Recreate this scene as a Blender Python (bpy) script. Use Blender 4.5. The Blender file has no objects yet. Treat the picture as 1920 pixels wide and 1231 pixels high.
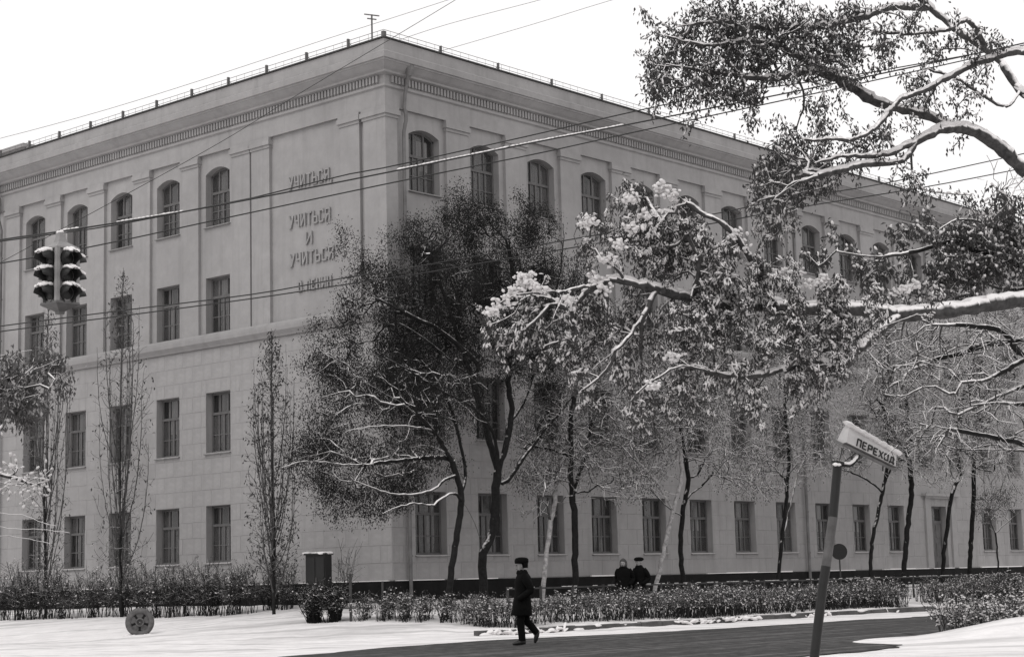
import bpy, math, random
import numpy as np

# ------------------------------------------------------------------ camera, world, sun, exposure
SC = bpy.context.scene
COL = SC.collection
random.seed(5)
RNG = np.random.default_rng(11)

FPX = 3341.96                                   # focal length in pixels of the 1920 px wide picture
PITCH, ROLL, ANG = math.radians(8.1263), math.radians(-1.48726), math.radians(41.4033)
CAM = np.array([0.0, 0.0, 1.35])
FWD = np.array([0, math.cos(PITCH), math.sin(PITCH)])
UP0 = np.array([0, -math.sin(PITCH), math.cos(PITCH)])
RT0 = np.array([1.0, 0, 0])
RIGHT = math.cos(ROLL) * RT0 + math.sin(ROLL) * UP0
UPV = -math.sin(ROLL) * RT0 + math.cos(ROLL) * UP0

from mathutils import Matrix, Vector
cam = bpy.data.cameras.new('camera')
cam.sensor_width = 36.0
cam.lens = FPX / 1920 * 36
cam.clip_start = 0.1
cam.clip_end = 6000
camo = bpy.data.objects.new('camera', cam)
COL.objects.link(camo)
mt = Matrix.Identity(4)
for i in range(3):
    mt[i][0], mt[i][1], mt[i][2], mt[i][3] = RIGHT[i], UPV[i], -FWD[i], CAM[i]
camo.matrix_world = mt
SC.camera = camo

SUN_EL, SUN_AZ = math.radians(48), math.radians(215)      # azimuth clockwise from +Y: behind the camera, to its left
world = bpy.data.worlds.new('World')
SC.world = world
world.use_nodes = True
wn, wl = world.node_tree.nodes, world.node_tree.links
wn.clear()
sky = wn.new('ShaderNodeTexSky')
sky.sky_type = 'NISHITA'
sky.sun_disc = False
sky.sun_elevation = SUN_EL
sky.sun_rotation = SUN_AZ
sky.dust_density = 5.0
bw = wn.new('ShaderNodeRGBToBW')
mixw = wn.new('ShaderNodeMix')
mixw.data_type = 'RGBA'
mixw.inputs[0].default_value = 0.93            # an even overcast deck over the clear sky
mixw.inputs[7].default_value = (10.9, 10.72, 10.70, 1)
bg = wn.new('ShaderNodeBackground')
bg.inputs['Strength'].default_value = 0.1
wo = wn.new('ShaderNodeOutputWorld')
wl.new(sky.outputs[0], bw.inputs[0])
wl.new(bw.outputs[0], mixw.inputs[6])
wl.new(mixw.outputs[2], bg.inputs[0])
wl.new(bg.outputs[0], wo.inputs[0])

sun = bpy.data.lights.new('sun', 'SUN')
sun.energy = 0.8
sun.angle = math.radians(35)
sun.color = (1.0, 0.985, 0.965)
suno = bpy.data.objects.new('sun', sun)
sd = Vector((math.sin(SUN_AZ) * math.cos(SUN_EL), math.cos(SUN_AZ) * math.cos(SUN_EL), math.sin(SUN_EL)))
suno.rotation_euler = sd.to_track_quat('Z', 'Y').to_euler()
suno.location = (0, 0, 60)
COL.objects.link(suno)

SC.view_settings.view_transform = 'Standard'
SC.view_settings.look = 'None'
SC.view_settings.exposure = 0.0
SC.view_settings.gamma = 1.0
SC.view_settings.use_curve_mapping = False
SC.cycles.max_bounces = 6
SC.cycles.transparent_max_bounces = 12

# ------------------------------------------------------------------ where things stand
K = np.array([-3.98587, 57.0, 0.0])             # the street corner of the school
CA, SA = math.cos(ANG), math.sin(ANG)
DL, DR = np.array([-CA, SA, 0]), np.array([SA, CA, 0])      # along the left and the right facade
NL, NR = np.array([-SA, -CA, 0]), np.array([CA, -SA, 0])    # their outward normals
ZV = np.array([0, 0, 1.0])


def ray(x, y):
    return FWD + RIGHT * (x - 960) / FPX - UPV * (y - 615) / FPX


def at(x, y, Y):
    d = ray(x, y)
    return CAM + d * (Y / d[1])


def tz(p):
    """height of the snowy ground: it rises gently from the road to the school's plinth"""
    p = np.asarray(p, float)
    m, l, s = (p - K) @ NR, (p - K) @ NL, (p - K) @ DR
    d = np.hypot(np.maximum(m, 0), np.maximum(l, 0))
    z = 0.85 - 0.085 * np.minimum(d, 10)
    w = np.clip((s + 9) / 3.0, 0, 1)             # on the road side the kerb takes the last step down
    step = np.clip((m - 8.36) / 0.03, 0, 1)
    return z * (1 - w * step)


def march(x, y):
    d = ray(x, y)
    d = d / d[1]
    t = np.arange(18, 140, 0.03)
    P = CAM + t[:, None] * d
    k = np.nonzero(P[:, 2] < tz(P))[0]
    return P[k[0]] if len(k) else P[-1]


def onR(x, y, m):
    """the point seen at x, y on the vertical plane m metres out from the right facade"""
    d = ray(x, y)
    t = ((K - CAM) @ NR + m) / (d @ NR)
    return CAM + d * t


def onL(x, y, m):
    d = ray(x, y)
    t = ((K - CAM) @ NL + m) / (d @ NL)
    return CAM + d * t


# ------------------------------------------------------------------ materials
def new_mat(name):
    m = bpy.data.materials.new(name)
    m.use_nodes = True
    nt = m.node_tree
    b = nt.nodes['Principled BSDF']
    return m, nt, b


def nz(nt, scale, detail=4, rough=0.6, vec=None, coords='Object'):
    n = nt.nodes.new('ShaderNodeTexNoise')
    n.inputs['Scale'].default_value = scale
    n.inputs['Detail'].default_value = detail
    n.inputs['Roughness'].default_value = rough
    if vec is None:
        tc = nt.nodes.new('ShaderNodeTexCoord')
        vec = tc.outputs[coords]
    nt.links.new(vec, n.inputs['Vector'])
    return n.outputs['Fac']


def ramp(nt, fac, stops):
    r = nt.nodes.new('ShaderNodeValToRGB')
    e = r.color_ramp.elements
    while len(e) < len(stops):
        e.new(0.5)
    for k, (p, c) in zip(e, stops):
        k.position = p
        k.color = (c, c * 0.976, c * 0.976, 1) if not isinstance(c, tuple) else c
    nt.links.new(fac, r.inputs['Fac'])
    return r.outputs['Color']


def mixc(nt, fac, a, b):
    m = nt.nodes.new('ShaderNodeMix')
    m.data_type = 'RGBA'
    for sock, v in ((m.inputs[0], fac), (m.inputs[6], a), (m.inputs[7], b)):
        if hasattr(v, 'is_output'):
            nt.links.new(v, sock)
        elif isinstance(v, (int, float)) and sock.type == 'RGBA':
            sock.default_value = (v, v * .976, v * .976, 1)
        else:
            sock.default_value = v
    return m.outputs[2]


def math_(nt, op, a, b=0.0, clamp=False):
    m = nt.nodes.new('ShaderNodeMath')
    m.operation = op
    m.use_clamp = clamp
    for sock, v in zip(m.inputs, (a, b)):
        if hasattr(v, 'is_output'):
            nt.links.new(v, sock)
        else:
            sock.default_value = v
    return m.outputs[0]


def bump(nt, b, h, strength, dist=0.02):
    n = nt.nodes.new('ShaderNodeBump')
    n.inputs['Strength'].default_value = strength
    n.inputs['Distance'].default_value = dist
    nt.links.new(h, n.inputs['Height'])
    nt.links.new(n.outputs[0], b.inputs['Normal'])


def plain(name, c, rough=0.8, var=0.25, scale=8.0, bmp=0.0, metallic=0.0):
    m, nt, b = new_mat(name)
    f = nz(nt, scale)
    nt.links.new(ramp(nt, f, [(0.3, c * (1 - var)), (0.7, c * (1 + var))]), b.inputs['Base Color'])
    b.inputs['Roughness'].default_value = rough
    b.inputs['Specular IOR Level'].default_value = 0.12 if rough > .8 else 0.4
    b.inputs['Metallic'].default_value = metallic
    if bmp:
        bump(nt, b, f, bmp)
    return m


def snow_top(name, c, rough=0.85, lo=0.25, hi=0.6, var=0.35, scale=9.0, amount=0.0, snow=0.82):
    """dark bark or metal with fresh snow lying on whatever faces up"""
    m, nt, b = new_mat(name)
    f = nz(nt, scale, 3)
    base = ramp(nt, f, [(0.3, c * (1 - var)), (0.7, c * (1 + var))])
    g = nt.nodes.new('ShaderNodeNewGeometry')
    sx = nt.nodes.new('ShaderNodeSeparateXYZ')
    nt.links.new(g.outputs['Normal'], sx.inputs[0])
    n2 = nz(nt, scale * 0.45, 2)
    v = math_(nt, 'ADD', sx.outputs[2], math_(nt, 'MULTIPLY', math_(nt, 'SUBTRACT', n2, 0.5), 1.1))
    mr = nt.nodes.new('ShaderNodeMapRange')
    mr.inputs['From Min'].default_value = lo - amount
    mr.inputs['From Max'].default_value = hi - amount
    nt.links.new(v, mr.inputs['Value'])
    nt.links.new(mixc(nt, mr.outputs[0], base, snow), b.inputs['Base Color'])
    b.inputs['Roughness'].default_value = rough
    b.inputs['Specular IOR Level'].default_value = 0.15
    return m


def mat_wall():
    m, nt, b = new_mat('plaster')
    big = nz(nt, 0.18, 5, 0.65)
    fine = nz(nt, 2.4, 6, 0.7)
    tc = nt.nodes.new('ShaderNodeTexCoord')
    mp = nt.nodes.new('ShaderNodeMapping')
    mp.inputs['Scale'].default_value = (1.6, 1.6, 0.10)
    nt.links.new(tc.outputs['Object'], mp.inputs[0])
    streak = nz(nt, 1.3, 4, 0.6, mp.outputs[0])
    a = ramp(nt, big, [(0.28, 0.25), (0.72, 0.36)])
    a = mixc(nt, math_(nt, 'MULTIPLY', math_(nt, 'SUBTRACT', fine, 0.3, True), 1.1, True), a, 0.2)
    s = math_(nt, 'MULTIPLY', math_(nt, 'SUBTRACT', streak, 0.52, True), 2.2, True)
    a = mixc(nt, s, a, 0.19)
    nt.links.new(a, b.inputs['Base Color'])
    b.inputs['Roughness'].default_value = 0.92
    bump(nt, b, nz(nt, 30, 4), 0.25, 0.01)
    return m


def mat_snow(name='snow', rough_scale=3.0, c0=0.74, c1=0.84):
    m, nt, b = new_mat(name)
    f = nz(nt, rough_scale, 6, 0.65)
    nt.links.new(ramp(nt, f, [(0.25, c0), (0.75, c1)]), b.inputs['Base Color'])
    b.inputs['Roughness'].default_value = 0.7
    bump(nt, b, f, 0.5, 0.05)
    return m


def mat_ground():
    m, nt, b = new_mat('trodden_snow')
    tc = nt.nodes.new('ShaderNodeTexCoord')
    mp = nt.nodes.new('ShaderNodeMapping')
    mp.inputs['Rotation'].default_value = (0, 0, math.radians(-10))
    mp.inputs['Scale'].default_value = (0.12, 1.1, 1)
    nt.links.new(tc.outputs['Object'], mp.inputs[0])
    tracks = nz(nt, 1.2, 5, 0.6, mp.outputs[0])
    f = nz(nt, 1.6, 8, 0.7)
    c = ramp(nt, f, [(0.3, 0.70), (0.62, 0.86)])
    dirt = ramp(nt, tracks, [(0.47, 0.0), (0.62, 0.55)])
    c = mixc(nt, dirt, c, 0.33)
    nt.links.new(c, b.inputs['Base Color'])
    b.inputs['Roughness'].default_value = 0.75
    bump(nt, b, f, 0.6, 0.08)
    return m


def mat_asphalt():
    m, nt, b = new_mat('wet_asphalt')
    tc = nt.nodes.new('ShaderNodeTexCoord')
    mp = nt.nodes.new('ShaderNodeMapping')
    mp.inputs['Rotation'].default_value = (0, 0, -math.atan2(DR[1], DR[0]))
    nt.links.new(tc.outputs['Object'], mp.inputs[0])
    mp2 = nt.nodes.new('ShaderNodeMapping')
    mp2.inputs['Scale'].default_value = (0.05, 1.0, 1)
    nt.links.new(mp.outputs[0], mp2.inputs[0])
    tr = nz(nt, 2.0, 6, 0.7, mp2.outputs[0])
    f = nz(nt, 3.0, 7, 0.7)
    c = ramp(nt, f, [(0.3, 0.022), (0.7, 0.048)])
    slush = ramp(nt, math_(nt, 'ADD', tr, math_(nt, 'MULTIPLY', math_(nt, 'SUBTRACT', f, 0.5), 0.5)), [(0.48, 0.0), (0.66, 0.6)])
    c = mixc(nt, slush, c, 0.2)
    nt.links.new(c, b.inputs['Base Color'])
    nt.links.new(ramp(nt, tr, [(0.35, 0.75), (0.65, 0.95)]), b.inputs['Roughness'])
    b.inputs['Specular IOR Level'].default_value = 0.22
    bump(nt, b, f, 0.5, 0.02)
    return m


def mat_glass():
    m = bpy.data.materials.new('window_glass')
    m.use_nodes = True
    nt = m.node_tree
    nt.nodes.clear()
    out = nt.nodes.new('ShaderNodeOutputMaterial')
    tr = nt.nodes.new('ShaderNodeBsdfTransparent')
    tr.inputs[0].default_value = (0.62, 0.62, 0.62, 1)
    gl = nt.nodes.new('ShaderNodeBsdfGlossy')
    gl.inputs['Roughness'].default_value = 0.06
    gl.inputs[0].default_value = (0.9, 0.9, 0.9, 1)
    fr = nt.nodes.new('ShaderNodeFresnel')
    fr.inputs[0].default_value = 1.5
    bp = nt.nodes.new('ShaderNodeBump')
    bp.inputs['Strength'].default_value = 0.08
    nt.links.new(nz(nt, 2.2, 2), bp.inputs['Height'])
    nt.links.new(bp.outputs[0], gl.inputs['Normal'])
    mx = nt.nodes.new('ShaderNodeMixShader')
    nt.links.new(fr.outputs[0], mx.inputs[0])
    nt.links.new(tr.outputs[0], mx.inputs[1])
    nt.links.new(gl.outputs[0], mx.inputs[2])
    df = nt.nodes.new('ShaderNodeBsdfDiffuse')
    df.inputs[0].default_value = (0.42, 0.41, 0.41, 1)
    m2 = nt.nodes.new('ShaderNodeMixShader')
    oi = nt.nodes.new('ShaderNodeObjectInfo')
    mr = nt.nodes.new('ShaderNodeMapRange')
    mr.inputs['To Min'].default_value = 0.03
    mr.inputs['To Max'].default_value = 0.20
    nt.links.new(oi.outputs['Random'], mr.inputs['Value'])
    nt.links.new(mr.outputs[0], m2.inputs[0])
    nt.links.new(mx.outputs[0], m2.inputs[1])
    nt.links.new(df.outputs[0], m2.inputs[2])
    nt.links.new(m2.outputs[0], out.inputs[0])
    return m


def mat_leaf(name, c, snow_lo, snow_hi, trans=0.25, snow=0.8):
    m, nt, b = new_mat(name)
    f = nz(nt, 6.0, 2)
    base = ramp(nt, f, [(0.25, c * 0.5), (0.75, c * 1.6)])
    g = nt.nodes.new('ShaderNodeNewGeometry')
    sx = nt.nodes.new('ShaderNodeSeparateXYZ')
    nt.links.new(g.outputs['True Normal'], sx.inputs[0])
    n2 = nz(nt, 1.7, 3)
    v = math_(nt, 'ADD', sx.outputs[2], math_(nt, 'MULTIPLY', math_(nt, 'SUBTRACT', n2, 0.5), 1.4))
    mr = nt.nodes.new('ShaderNodeMapRange')
    mr.inputs['From Min'].default_value = snow_lo
    mr.inputs['From Max'].default_value = snow_hi
    nt.links.new(v, mr.inputs['Value'])
    col = mixc(nt, mr.outputs[0], base, snow)
    nt.links.new(col, b.inputs['Base Color'])
    b.inputs['Roughness'].default_value = 0.75
    b.inputs['Specular IOR Level'].default_value = 0.15
    tl = nt.nodes.new('ShaderNodeBsdfTranslucent')
    nt.links.new(base, tl.inputs[0])
    mx = nt.nodes.new('ShaderNodeMixShader')
    mx.inputs[0].default_value = trans
    nt.links.new(b.outputs[0], mx.inputs[1])
    nt.links.new(tl.outputs[0], mx.inputs[2])
    nt.links.new(mx.outputs[0], nt.nodes['Material Output'].inputs[0])
    return m


M = dict(
    wall=mat_wall(), snow=mat_snow(), ground=mat_ground(), asphalt=mat_asphalt(), glass=mat_glass(),
    plinth=plain('plinth_paint', 0.011, 0.85, 0.35, 2.0, 0.2),
    frame=plain('window_paint', 0.105, 0.7, 0.2, 3.0),
    letter=plain('letter_paint', 0.26, 0.7, 0.15, 3.0),
    curtain=plain('curtain_cloth', 0.34, 0.95, 0.15, 1.5),
    curtain_dark=plain('dark_curtain', 0.13, 0.95, 0.2, 1.5),
    curtain_pale=plain('pale_curtain', 0.6, 0.95, 0.1, 1.5),
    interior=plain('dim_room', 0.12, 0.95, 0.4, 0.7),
    pipe=plain('zinc_pipe', 0.14, 0.6, 0.3, 2.0),
    metal=plain('dark_metal', 0.035, 0.6, 0.4, 6.0),
    grey=plain('grey_enamel', 0.23, 0.55, 0.15, 5.0),
    dgrey=plain('dark_enamel', 0.1, 0.55, 0.25, 5.0),
    black=plain('black_paint', 0.008, 0.55, 0.3, 6.0),
    coat=plain('black_wool', 0.003, 0.95, 0.4, 14.0),
    trouser=plain('dark_trousers', 0.003, 0.95, 0.4, 14.0),
    fur=plain('dark_fur', 0.004, 1.0, 0.6, 40.0, 0.6),
    scarf=plain('grey_scarf', 0.06, 0.95, 0.3, 20.0),
    skin=plain('skin', 0.24, 0.6, 0.1, 12.0),
    concrete=plain('concrete', 0.11, 0.9, 0.3, 7.0, 0.4),
    kerb=snow_top('kerb_concrete', 0.09, 0.9, 0.75, 1.1, 0.4, 1.6),
    roof=snow_top('roof_sheet', 0.2, 0.7, 0.3, 0.7, 0.2, 3.0),
    bark=snow_top('dark_bark', 0.014, 0.9, 0.5, 0.8, 0.45, 11.0),
    twig=snow_top('snowy_twig', 0.075, 0.9, 0.1, 0.5, 0.4, 5.0),
    dtwig=snow_top('dark_twig', 0.018, 0.9, 0.7, 0.95, 0.4, 5.0),
    limb=snow_top('near_bark', 0.055, 0.9, 0.08, 0.42, 0.45, 16.0),
    paletrunk=plain('whitewashed_bark', 0.32, 0.9, 0.45, 9.0, 0.5),
    hedge=snow_top('hedge_twig', 0.035, 0.95, 0.45, 0.9, 0.5, 4.0),
    leaf_dark=mat_leaf('dark_leaf', 0.021, 1.05, 1.5, 0.15),
    leaf_mid=mat_leaf('brown_leaf', 0.05, 0.75, 1.2, 0.2),
    leaf_near=mat_leaf('near_leaf', 0.075, 0.6, 1.15, 0.5, 0.55),
    leaf_frost=mat_leaf('frosted_leaf', 0.10, 0.1, 0.8, 0.4, 0.6),
    leaf_hedge=mat_leaf('hedge_leaf', 0.075, 0.5, 1.1, 0.2, 0.6),
    wire=plain('cable', 0.02, 0.6, 0.3, 3.0),
    wet_shaded_snow=mat_snow('wet_shaded_snow', 9.0, 0.58, 0.70),  # wet snow, its colour also lowered to carry the shade on boughs
    pole_paint=plain('faded_paint', 0.085, 0.7, 0.3, 6.0),
    poplar_twig=snow_top('poplar_twig', 0.075, 0.9, 0.6, 0.95, 0.4, 5.0),
    signface=plain('sign_enamel', 0.42, 0.5, 0.12, 6.0),
)


# ------------------------------------------------------------------ mesh helpers
class MB:
    """collects pieces and links them as one mesh object"""

    def __init__(self):
        self.v, self.f, self.n = [], {}, 0

    def add(self, verts, faces):
        verts = np.asarray(verts, float).reshape(-1, 3)
        faces = np.asarray(faces, np.int64)
        if len(verts) == 0 or len(faces) == 0:
            return
        self.v.append(verts)
        self.f.setdefault(faces.shape[1], []).append(faces + self.n)
        self.n += len(verts)

    def box(self, x0, x1, y0, y1, z0, z1, fr=None):
        v = np.array([(x, y, z) for z in (z0, z1) for y in (y0, y1) for x in (x0, x1)], float)
        f = [(0, 2, 3, 1), (4, 5, 7, 6), (0, 1, 5, 4), (2, 6, 7, 3), (0, 4, 6, 2), (1, 3, 7, 5)]
        self.add(v if fr is None else fr(v), f)

    def bar(self, p, q, w, h=None):
        """a square bar from p to q"""
        p, q = np.asarray(p, float), np.asarray(q, float)
        h = w if h is None else h
        t = q - p
        t = t / np.linalg.norm(t)
        a = np.cross(t, ZV if abs(t[2]) < .9 else RT0)
        a /= np.linalg.norm(a)
        b = np.cross(t, a)
        v = [c + a * i * w / 2 + b * j * h / 2 for c in (p, q) for i, j in ((-1, -1), (1, -1), (1, 1), (-1, 1))]
        f = [(0, 1, 2, 3), (7, 6, 5, 4), (0, 4, 5, 1), (1, 5, 6, 2), (2, 6, 7, 3), (3, 7, 4, 0)]
        self.add(v, f)

    def loft(self, rings, caps=True, close=True):
        k = len(rings[0])
        v = np.concatenate([np.asarray(r, float) for r in rings])
        f = []
        for i in range(len(rings) - 1):
            for j in range(k if close else k - 1):
                a, b = i * k + j, i * k + (j + 1) % k
                f.append((a, b, b + k, a + k))
        n0 = self.n
        self.add(v, f)
        if caps:
            for base, rev in ((0, True), ((len(rings) - 1) * k, False)):
                c = np.mean(v[base:base + k], 0)
                tri = [(k, (j + 1) % k, j) if rev else (k, j, (j + 1) % k) for j in range(k)]
                self.add(np.vstack([v[base:base + k], c]), tri)

    def tube(self, pts, rad, k=8, caps=True):
        pts = np.asarray(pts, float)
        rad = np.broadcast_to(np.asarray(rad, float), (len(pts),))
        t = np.gradient(pts, axis=0)
        t /= np.linalg.norm(t, axis=1)[:, None] + 1e-12
        ref = np.array([0.8, 0.59, 0.05])
        if abs(t[0] @ ref) > .9:
            ref = np.array([0.1, -0.2, 0.97])
        a = np.cross(t, ref)
        a /= np.linalg.norm(a, axis=1)[:, None]
        b = np.cross(t, a)
        th = np.linspace(0, 2 * math.pi, k, endpoint=False)
        self.loft([pts[i] + rad[i] * (np.cos(th)[:, None] * a[i] + np.sin(th)[:, None] * b[i]) for i in range(len(pts))], caps)

    def prism(self, poly, y0, y1, fr=None):
        """an outline in x, z given thickness in y"""
        poly = np.asarray(poly, float)
        k = len(poly)
        r = [np.c_[poly[:, 0], np.full(k, y), poly[:, 1]] for y in (y0, y1)]
        if fr is not None:
            r = [fr(q) for q in r]
        self.loft(r)

    def mesh(self, name, smooth=False):
        me = bpy.data.meshes.new(name)
        v = np.concatenate(self.v) if self.v else np.zeros((0, 3))
        me.vertices.add(len(v))
        me.vertices.foreach_set('co', v.astype(np.float32).ravel())
        loops, starts, n = [], [], 0
        for k, fl in self.f.items():
            f = np.concatenate(fl)
            loops.append(f.ravel())
            starts.append(n + np.arange(len(f)) * k)
            n += f.size
        loops, starts = np.concatenate(loops), np.concatenate(starts)
        me.loops.add(n)
        me.loops.foreach_set('vertex_index', loops.astype(np.int32))
        me.polygons.add(len(starts))
        me.polygons.foreach_set('loop_start', starts.astype(np.int32))
        me.polygons.foreach_set('use_smooth', np.full(len(starts), smooth))
        me.update(calc_edges=True)
        me.validate()
        return me

    def build(self, name, mat, parent=None, smooth=False, **props):
        if not self.v:
            return None
        if parent is not None:
            org = np.array(ORG.get(parent.name, (0, 0, 0)))
            self.v = [x - org for x in self.v]
        me = self.mesh(name, smooth)
        me.materials.append(mat)
        o = bpy.data.objects.new(name, me)
        COL.objects.link(o)
        if parent is not None:
            o.parent = parent
            ORG[o.name] = ORG.get(parent.name, (0, 0, 0))
        tag(o, **props)
        return o


ORG = {}


def tag(o, label=None, cat=None, group=None, kind=None):
    for k, v in (('label', label), ('category', cat), ('group', group), ('kind', kind)):
        if v:
            o[k] = v
    return o


def empty(name, loc, label=None, cat=None, group=None, kind=None, parent=None):
    o = bpy.data.objects.new(name, None)
    COL.objects.link(o)
    o.location = tuple(float(c) for c in loc)
    o.empty_display_size = 0.2
    ORG[o.name] = tuple(float(c) for c in loc)
    if parent is not None:
        o.parent = parent
        o.location = tuple(np.array(loc, float) - np.array(ORG[parent.name]))
    return tag(o, label, cat, group, kind)


def instance(name, me, parent, matrix, **props):
    """another object on a shared mesh, placed by a matrix relative to its parent"""
    o = bpy.data.objects.new(name, me)
    COL.objects.link(o)
    o.parent = parent
    o.matrix_local = matrix
    tag(o, **props)
    return o


class Frame:
    """a facade's own axes: x to the right as seen from the street, y into the wall, z up"""

    def __init__(self, org, xd, yd):
        self.o, self.x, self.y = np.asarray(org, float), np.asarray(xd, float), np.asarray(yd, float)

    def __call__(self, v):
        v = np.asarray(v, float)
        return self.o + v[..., :1] * self.x + v[..., 1:2] * self.y + v[..., 2:3] * ZV

    def matrix(self, x, y, z, sx=1, sy=1, sz=1, rel=(0, 0, 0)):
        p = self(np.array([x, y, z])) - np.asarray(rel)
        m = Matrix.Identity(4)
        for i in range(3):
            m[i][0], m[i][1], m[i][2], m[i][3] = self.x[i] * sx, self.y[i] * sy, (sz if i == 2 else 0), p[i]
        return m


FL = Frame(K, -DL, -NL)
FR = Frame(K, DR, -NR)

# ------------------------------------------------------------------ the ground and the road
def axis_points(lo, hi, step, far):
    a = np.arange(lo, hi + step / 2, step)
    out = [a[-1]]
    s = step
    while out[-1] < far:
        s *= 1.5
        out.append(out[-1] + s)
    inn = [a[0]]
    s = step
    while inn[-1] > -far:
        s *= 1.5
        inn.append(inn[-1] - s)
    return np.concatenate([inn[:0:-1], a, out[1:]])


def vnoise(x, y, scale, seed=0):
    """smooth value noise on a plane, 0..1"""
    x, y = np.asarray(x) * scale, np.asarray(y) * scale
    i, j = np.floor(x).astype(int), np.floor(y).astype(int)
    u, v = x - i, y - j
    u, v = u * u * (3 - 2 * u), v * v * (3 - 2 * v)

    def h(a, b):
        n = np.sin(a * 127.1 + b * 311.7 + seed * 74.7) * 43758.5453
        return n - np.floor(n)
    return (h(i, j) * (1 - u) + h(i + 1, j) * u) * (1 - v) + (h(i, j + 1) * (1 - u) + h(i + 1, j + 1) * u) * v


gx, gy = axis_points(-34, 42, 0.22, 900), axis_points(24, 86, 0.22, 1500)
GX, GY = np.meshgrid(gx, gy)
P = np.stack([GX, GY, np.zeros_like(GX)], -1)
GZ = tz(P)
mm = (P - K) @ NR
ss = (P - K) @ DR
rough = (vnoise(GX, GY, 0.35, 1) - .5) * 0.10 + (vnoise(GX, GY, 1.3, 2) - .5) * 0.05 + (vnoise(GX, GY, 3.1, 3) - .5) * 0.03
quiet = np.clip((mm - 9.0) / 2.5, 0, 1)
GZ = GZ + rough * (1 - quiet) * np.clip(1 - np.hypot(GX, GY - 50) / 90, 0, 1) - 0.012 * quiet
# ploughed bank at the near side of the road, seen at the right
bank = at(1985, 1205, 36.5)
e = ((GX - bank[0]) / 2.9) ** 2 + ((GY - bank[1]) / 2.2) ** 2
GZ = GZ + 0.42 * np.exp(-e * 1.6) * (0.75 + 0.5 * vnoise(GX, GY, 1.1, 7))
b = MB()
ny, nx = GX.shape
idx = np.arange(nx * ny).reshape(ny, nx)
b.add(np.stack([GX, GY, GZ], -1).reshape(-1, 3), np.stack([idx[:-1, :-1], idx[:-1, 1:], idx[1:, 1:], idx[1:, :-1]], -1).reshape(-1, 4))
b.build('snowy_ground', M['ground'], smooth=True, label='trodden snow covering the pavement and verge before the school', kind='structure')


def g0(x, y):
    d = ray(x, y)
    return CAM + d * ((0 - CAM[2]) / d[2])


def resample(pts, step):
    pts = np.asarray(pts, float)
    d = np.r_[0, np.cumsum(np.linalg.norm(np.diff(pts, axis=0), axis=1))]
    n = max(2, int(d[-1] / step) + 1)
    s = np.linspace(0, d[-1], n)
    return np.stack([np.interp(s, d, pts[:, k]) for k in range(pts.shape[1])], 1)


far = [g0(*p) for p in ((470, 1236), (560, 1226), (650, 1218), (767, 1209), (900, 1200), (1090, 1190), (1300, 1179), (1530, 1166), (1760, 1152))]
near = [g0(*p) for p in ((1180, 1262), (1400, 1240), (1520, 1229), (1640, 1216), (1780, 1190))]
far = np.array([far[0] - DR * 4 + NR * 2.5] + far + [far[-1] + DR * 60])
near = np.array([near[0] - DR * 14] + near + [near[-1] + DR * 60])
fa, ne = resample(far, 0.25), resample(near, 0.25)
n = min(len(fa), len(ne))
fa, ne = fa[np.linspace(0, len(fa) - 1, n).astype(int)], ne[np.linspace(0, len(ne) - 1, n).astype(int)]
sarr = np.arange(n) * 0.25
fa = fa + NR * ((vnoise(sarr, sarr * 0, 0.4, 4) - .5) * 0.7 + (vnoise(sarr, sarr * 0, 1.7, 5) - .5) * .3)[:, None]
ne = ne + NR * ((vnoise(sarr, sarr * 0, 0.5, 6) - .5) * .4 + (vnoise(sarr, sarr * 0, 2.1, 8) - .5) * .4)[:, None]
b = MB()
w = np.linspace(0, 1, 9)
V = fa[:, None] * (1 - w[None, :, None]) + ne[:, None] * w[None, :, None]
V[..., 2] = 0.004
idx = np.arange(n * 9).reshape(n, 9)
b.add(V.reshape(-1, 3), np.stack([idx[:-1, :-1], idx[1:, :-1], idx[1:, 1:], idx[:-1, 1:]], -1).reshape(-1, 4))
b.build('asphalt_road', M['asphalt'], label='wet dark asphalt road streaked with slush', kind='structure')

kerb = empty('kerb', K + NR * 8.25 + DR * -6, 'concrete kerb stones half buried in snow along the road', kind='structure')
KF = Frame(K + NR * 8.62, DR, -NR)
for i in range(46):
    s0 = -5.4 + i * 1.0
    b = MB()
    dz = random.uniform(-.012, .012)
    z0, z1, y1 = -0.2, 0.145 + dz, 0.16
    c = 0.02
    poly = [(0, z0), (0, z1 - c), (c, z1), (y1, z1), (y1, z0)]
    r = [KF(np.array([(s, q[0] + random.uniform(0, .004), q[1]) for q in poly])) for s in (s0 + .008, s0 + .992)]
    b.loft(r)
    b.build('kerb_stone', M['kerb'], kerb)

def kerb_drifts():
    """ragged snow pushed over the kerb by the plough"""
    rk = np.random.default_rng(8)
    q, d = [], []
    for s_ in np.arange(-5.2, 40, .09):
        if vnoise(s_, 0, .45, 12) > .56 or rk.uniform() < .06:
            q.append(KF(np.array([s_ + rk.normal(0, .05), rk.uniform(-.06, .1), rk.uniform(.02, .13)])))
            d.append(DR + rk.normal(0, .25, 3))
    lumps(np.array(q), np.array(d), rk.uniform(.04, .09, len(q)), rk, True, (1.4, 3.0), .6).build('snow_drift', M['snow'], kerb, True, kind='stuff')


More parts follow.
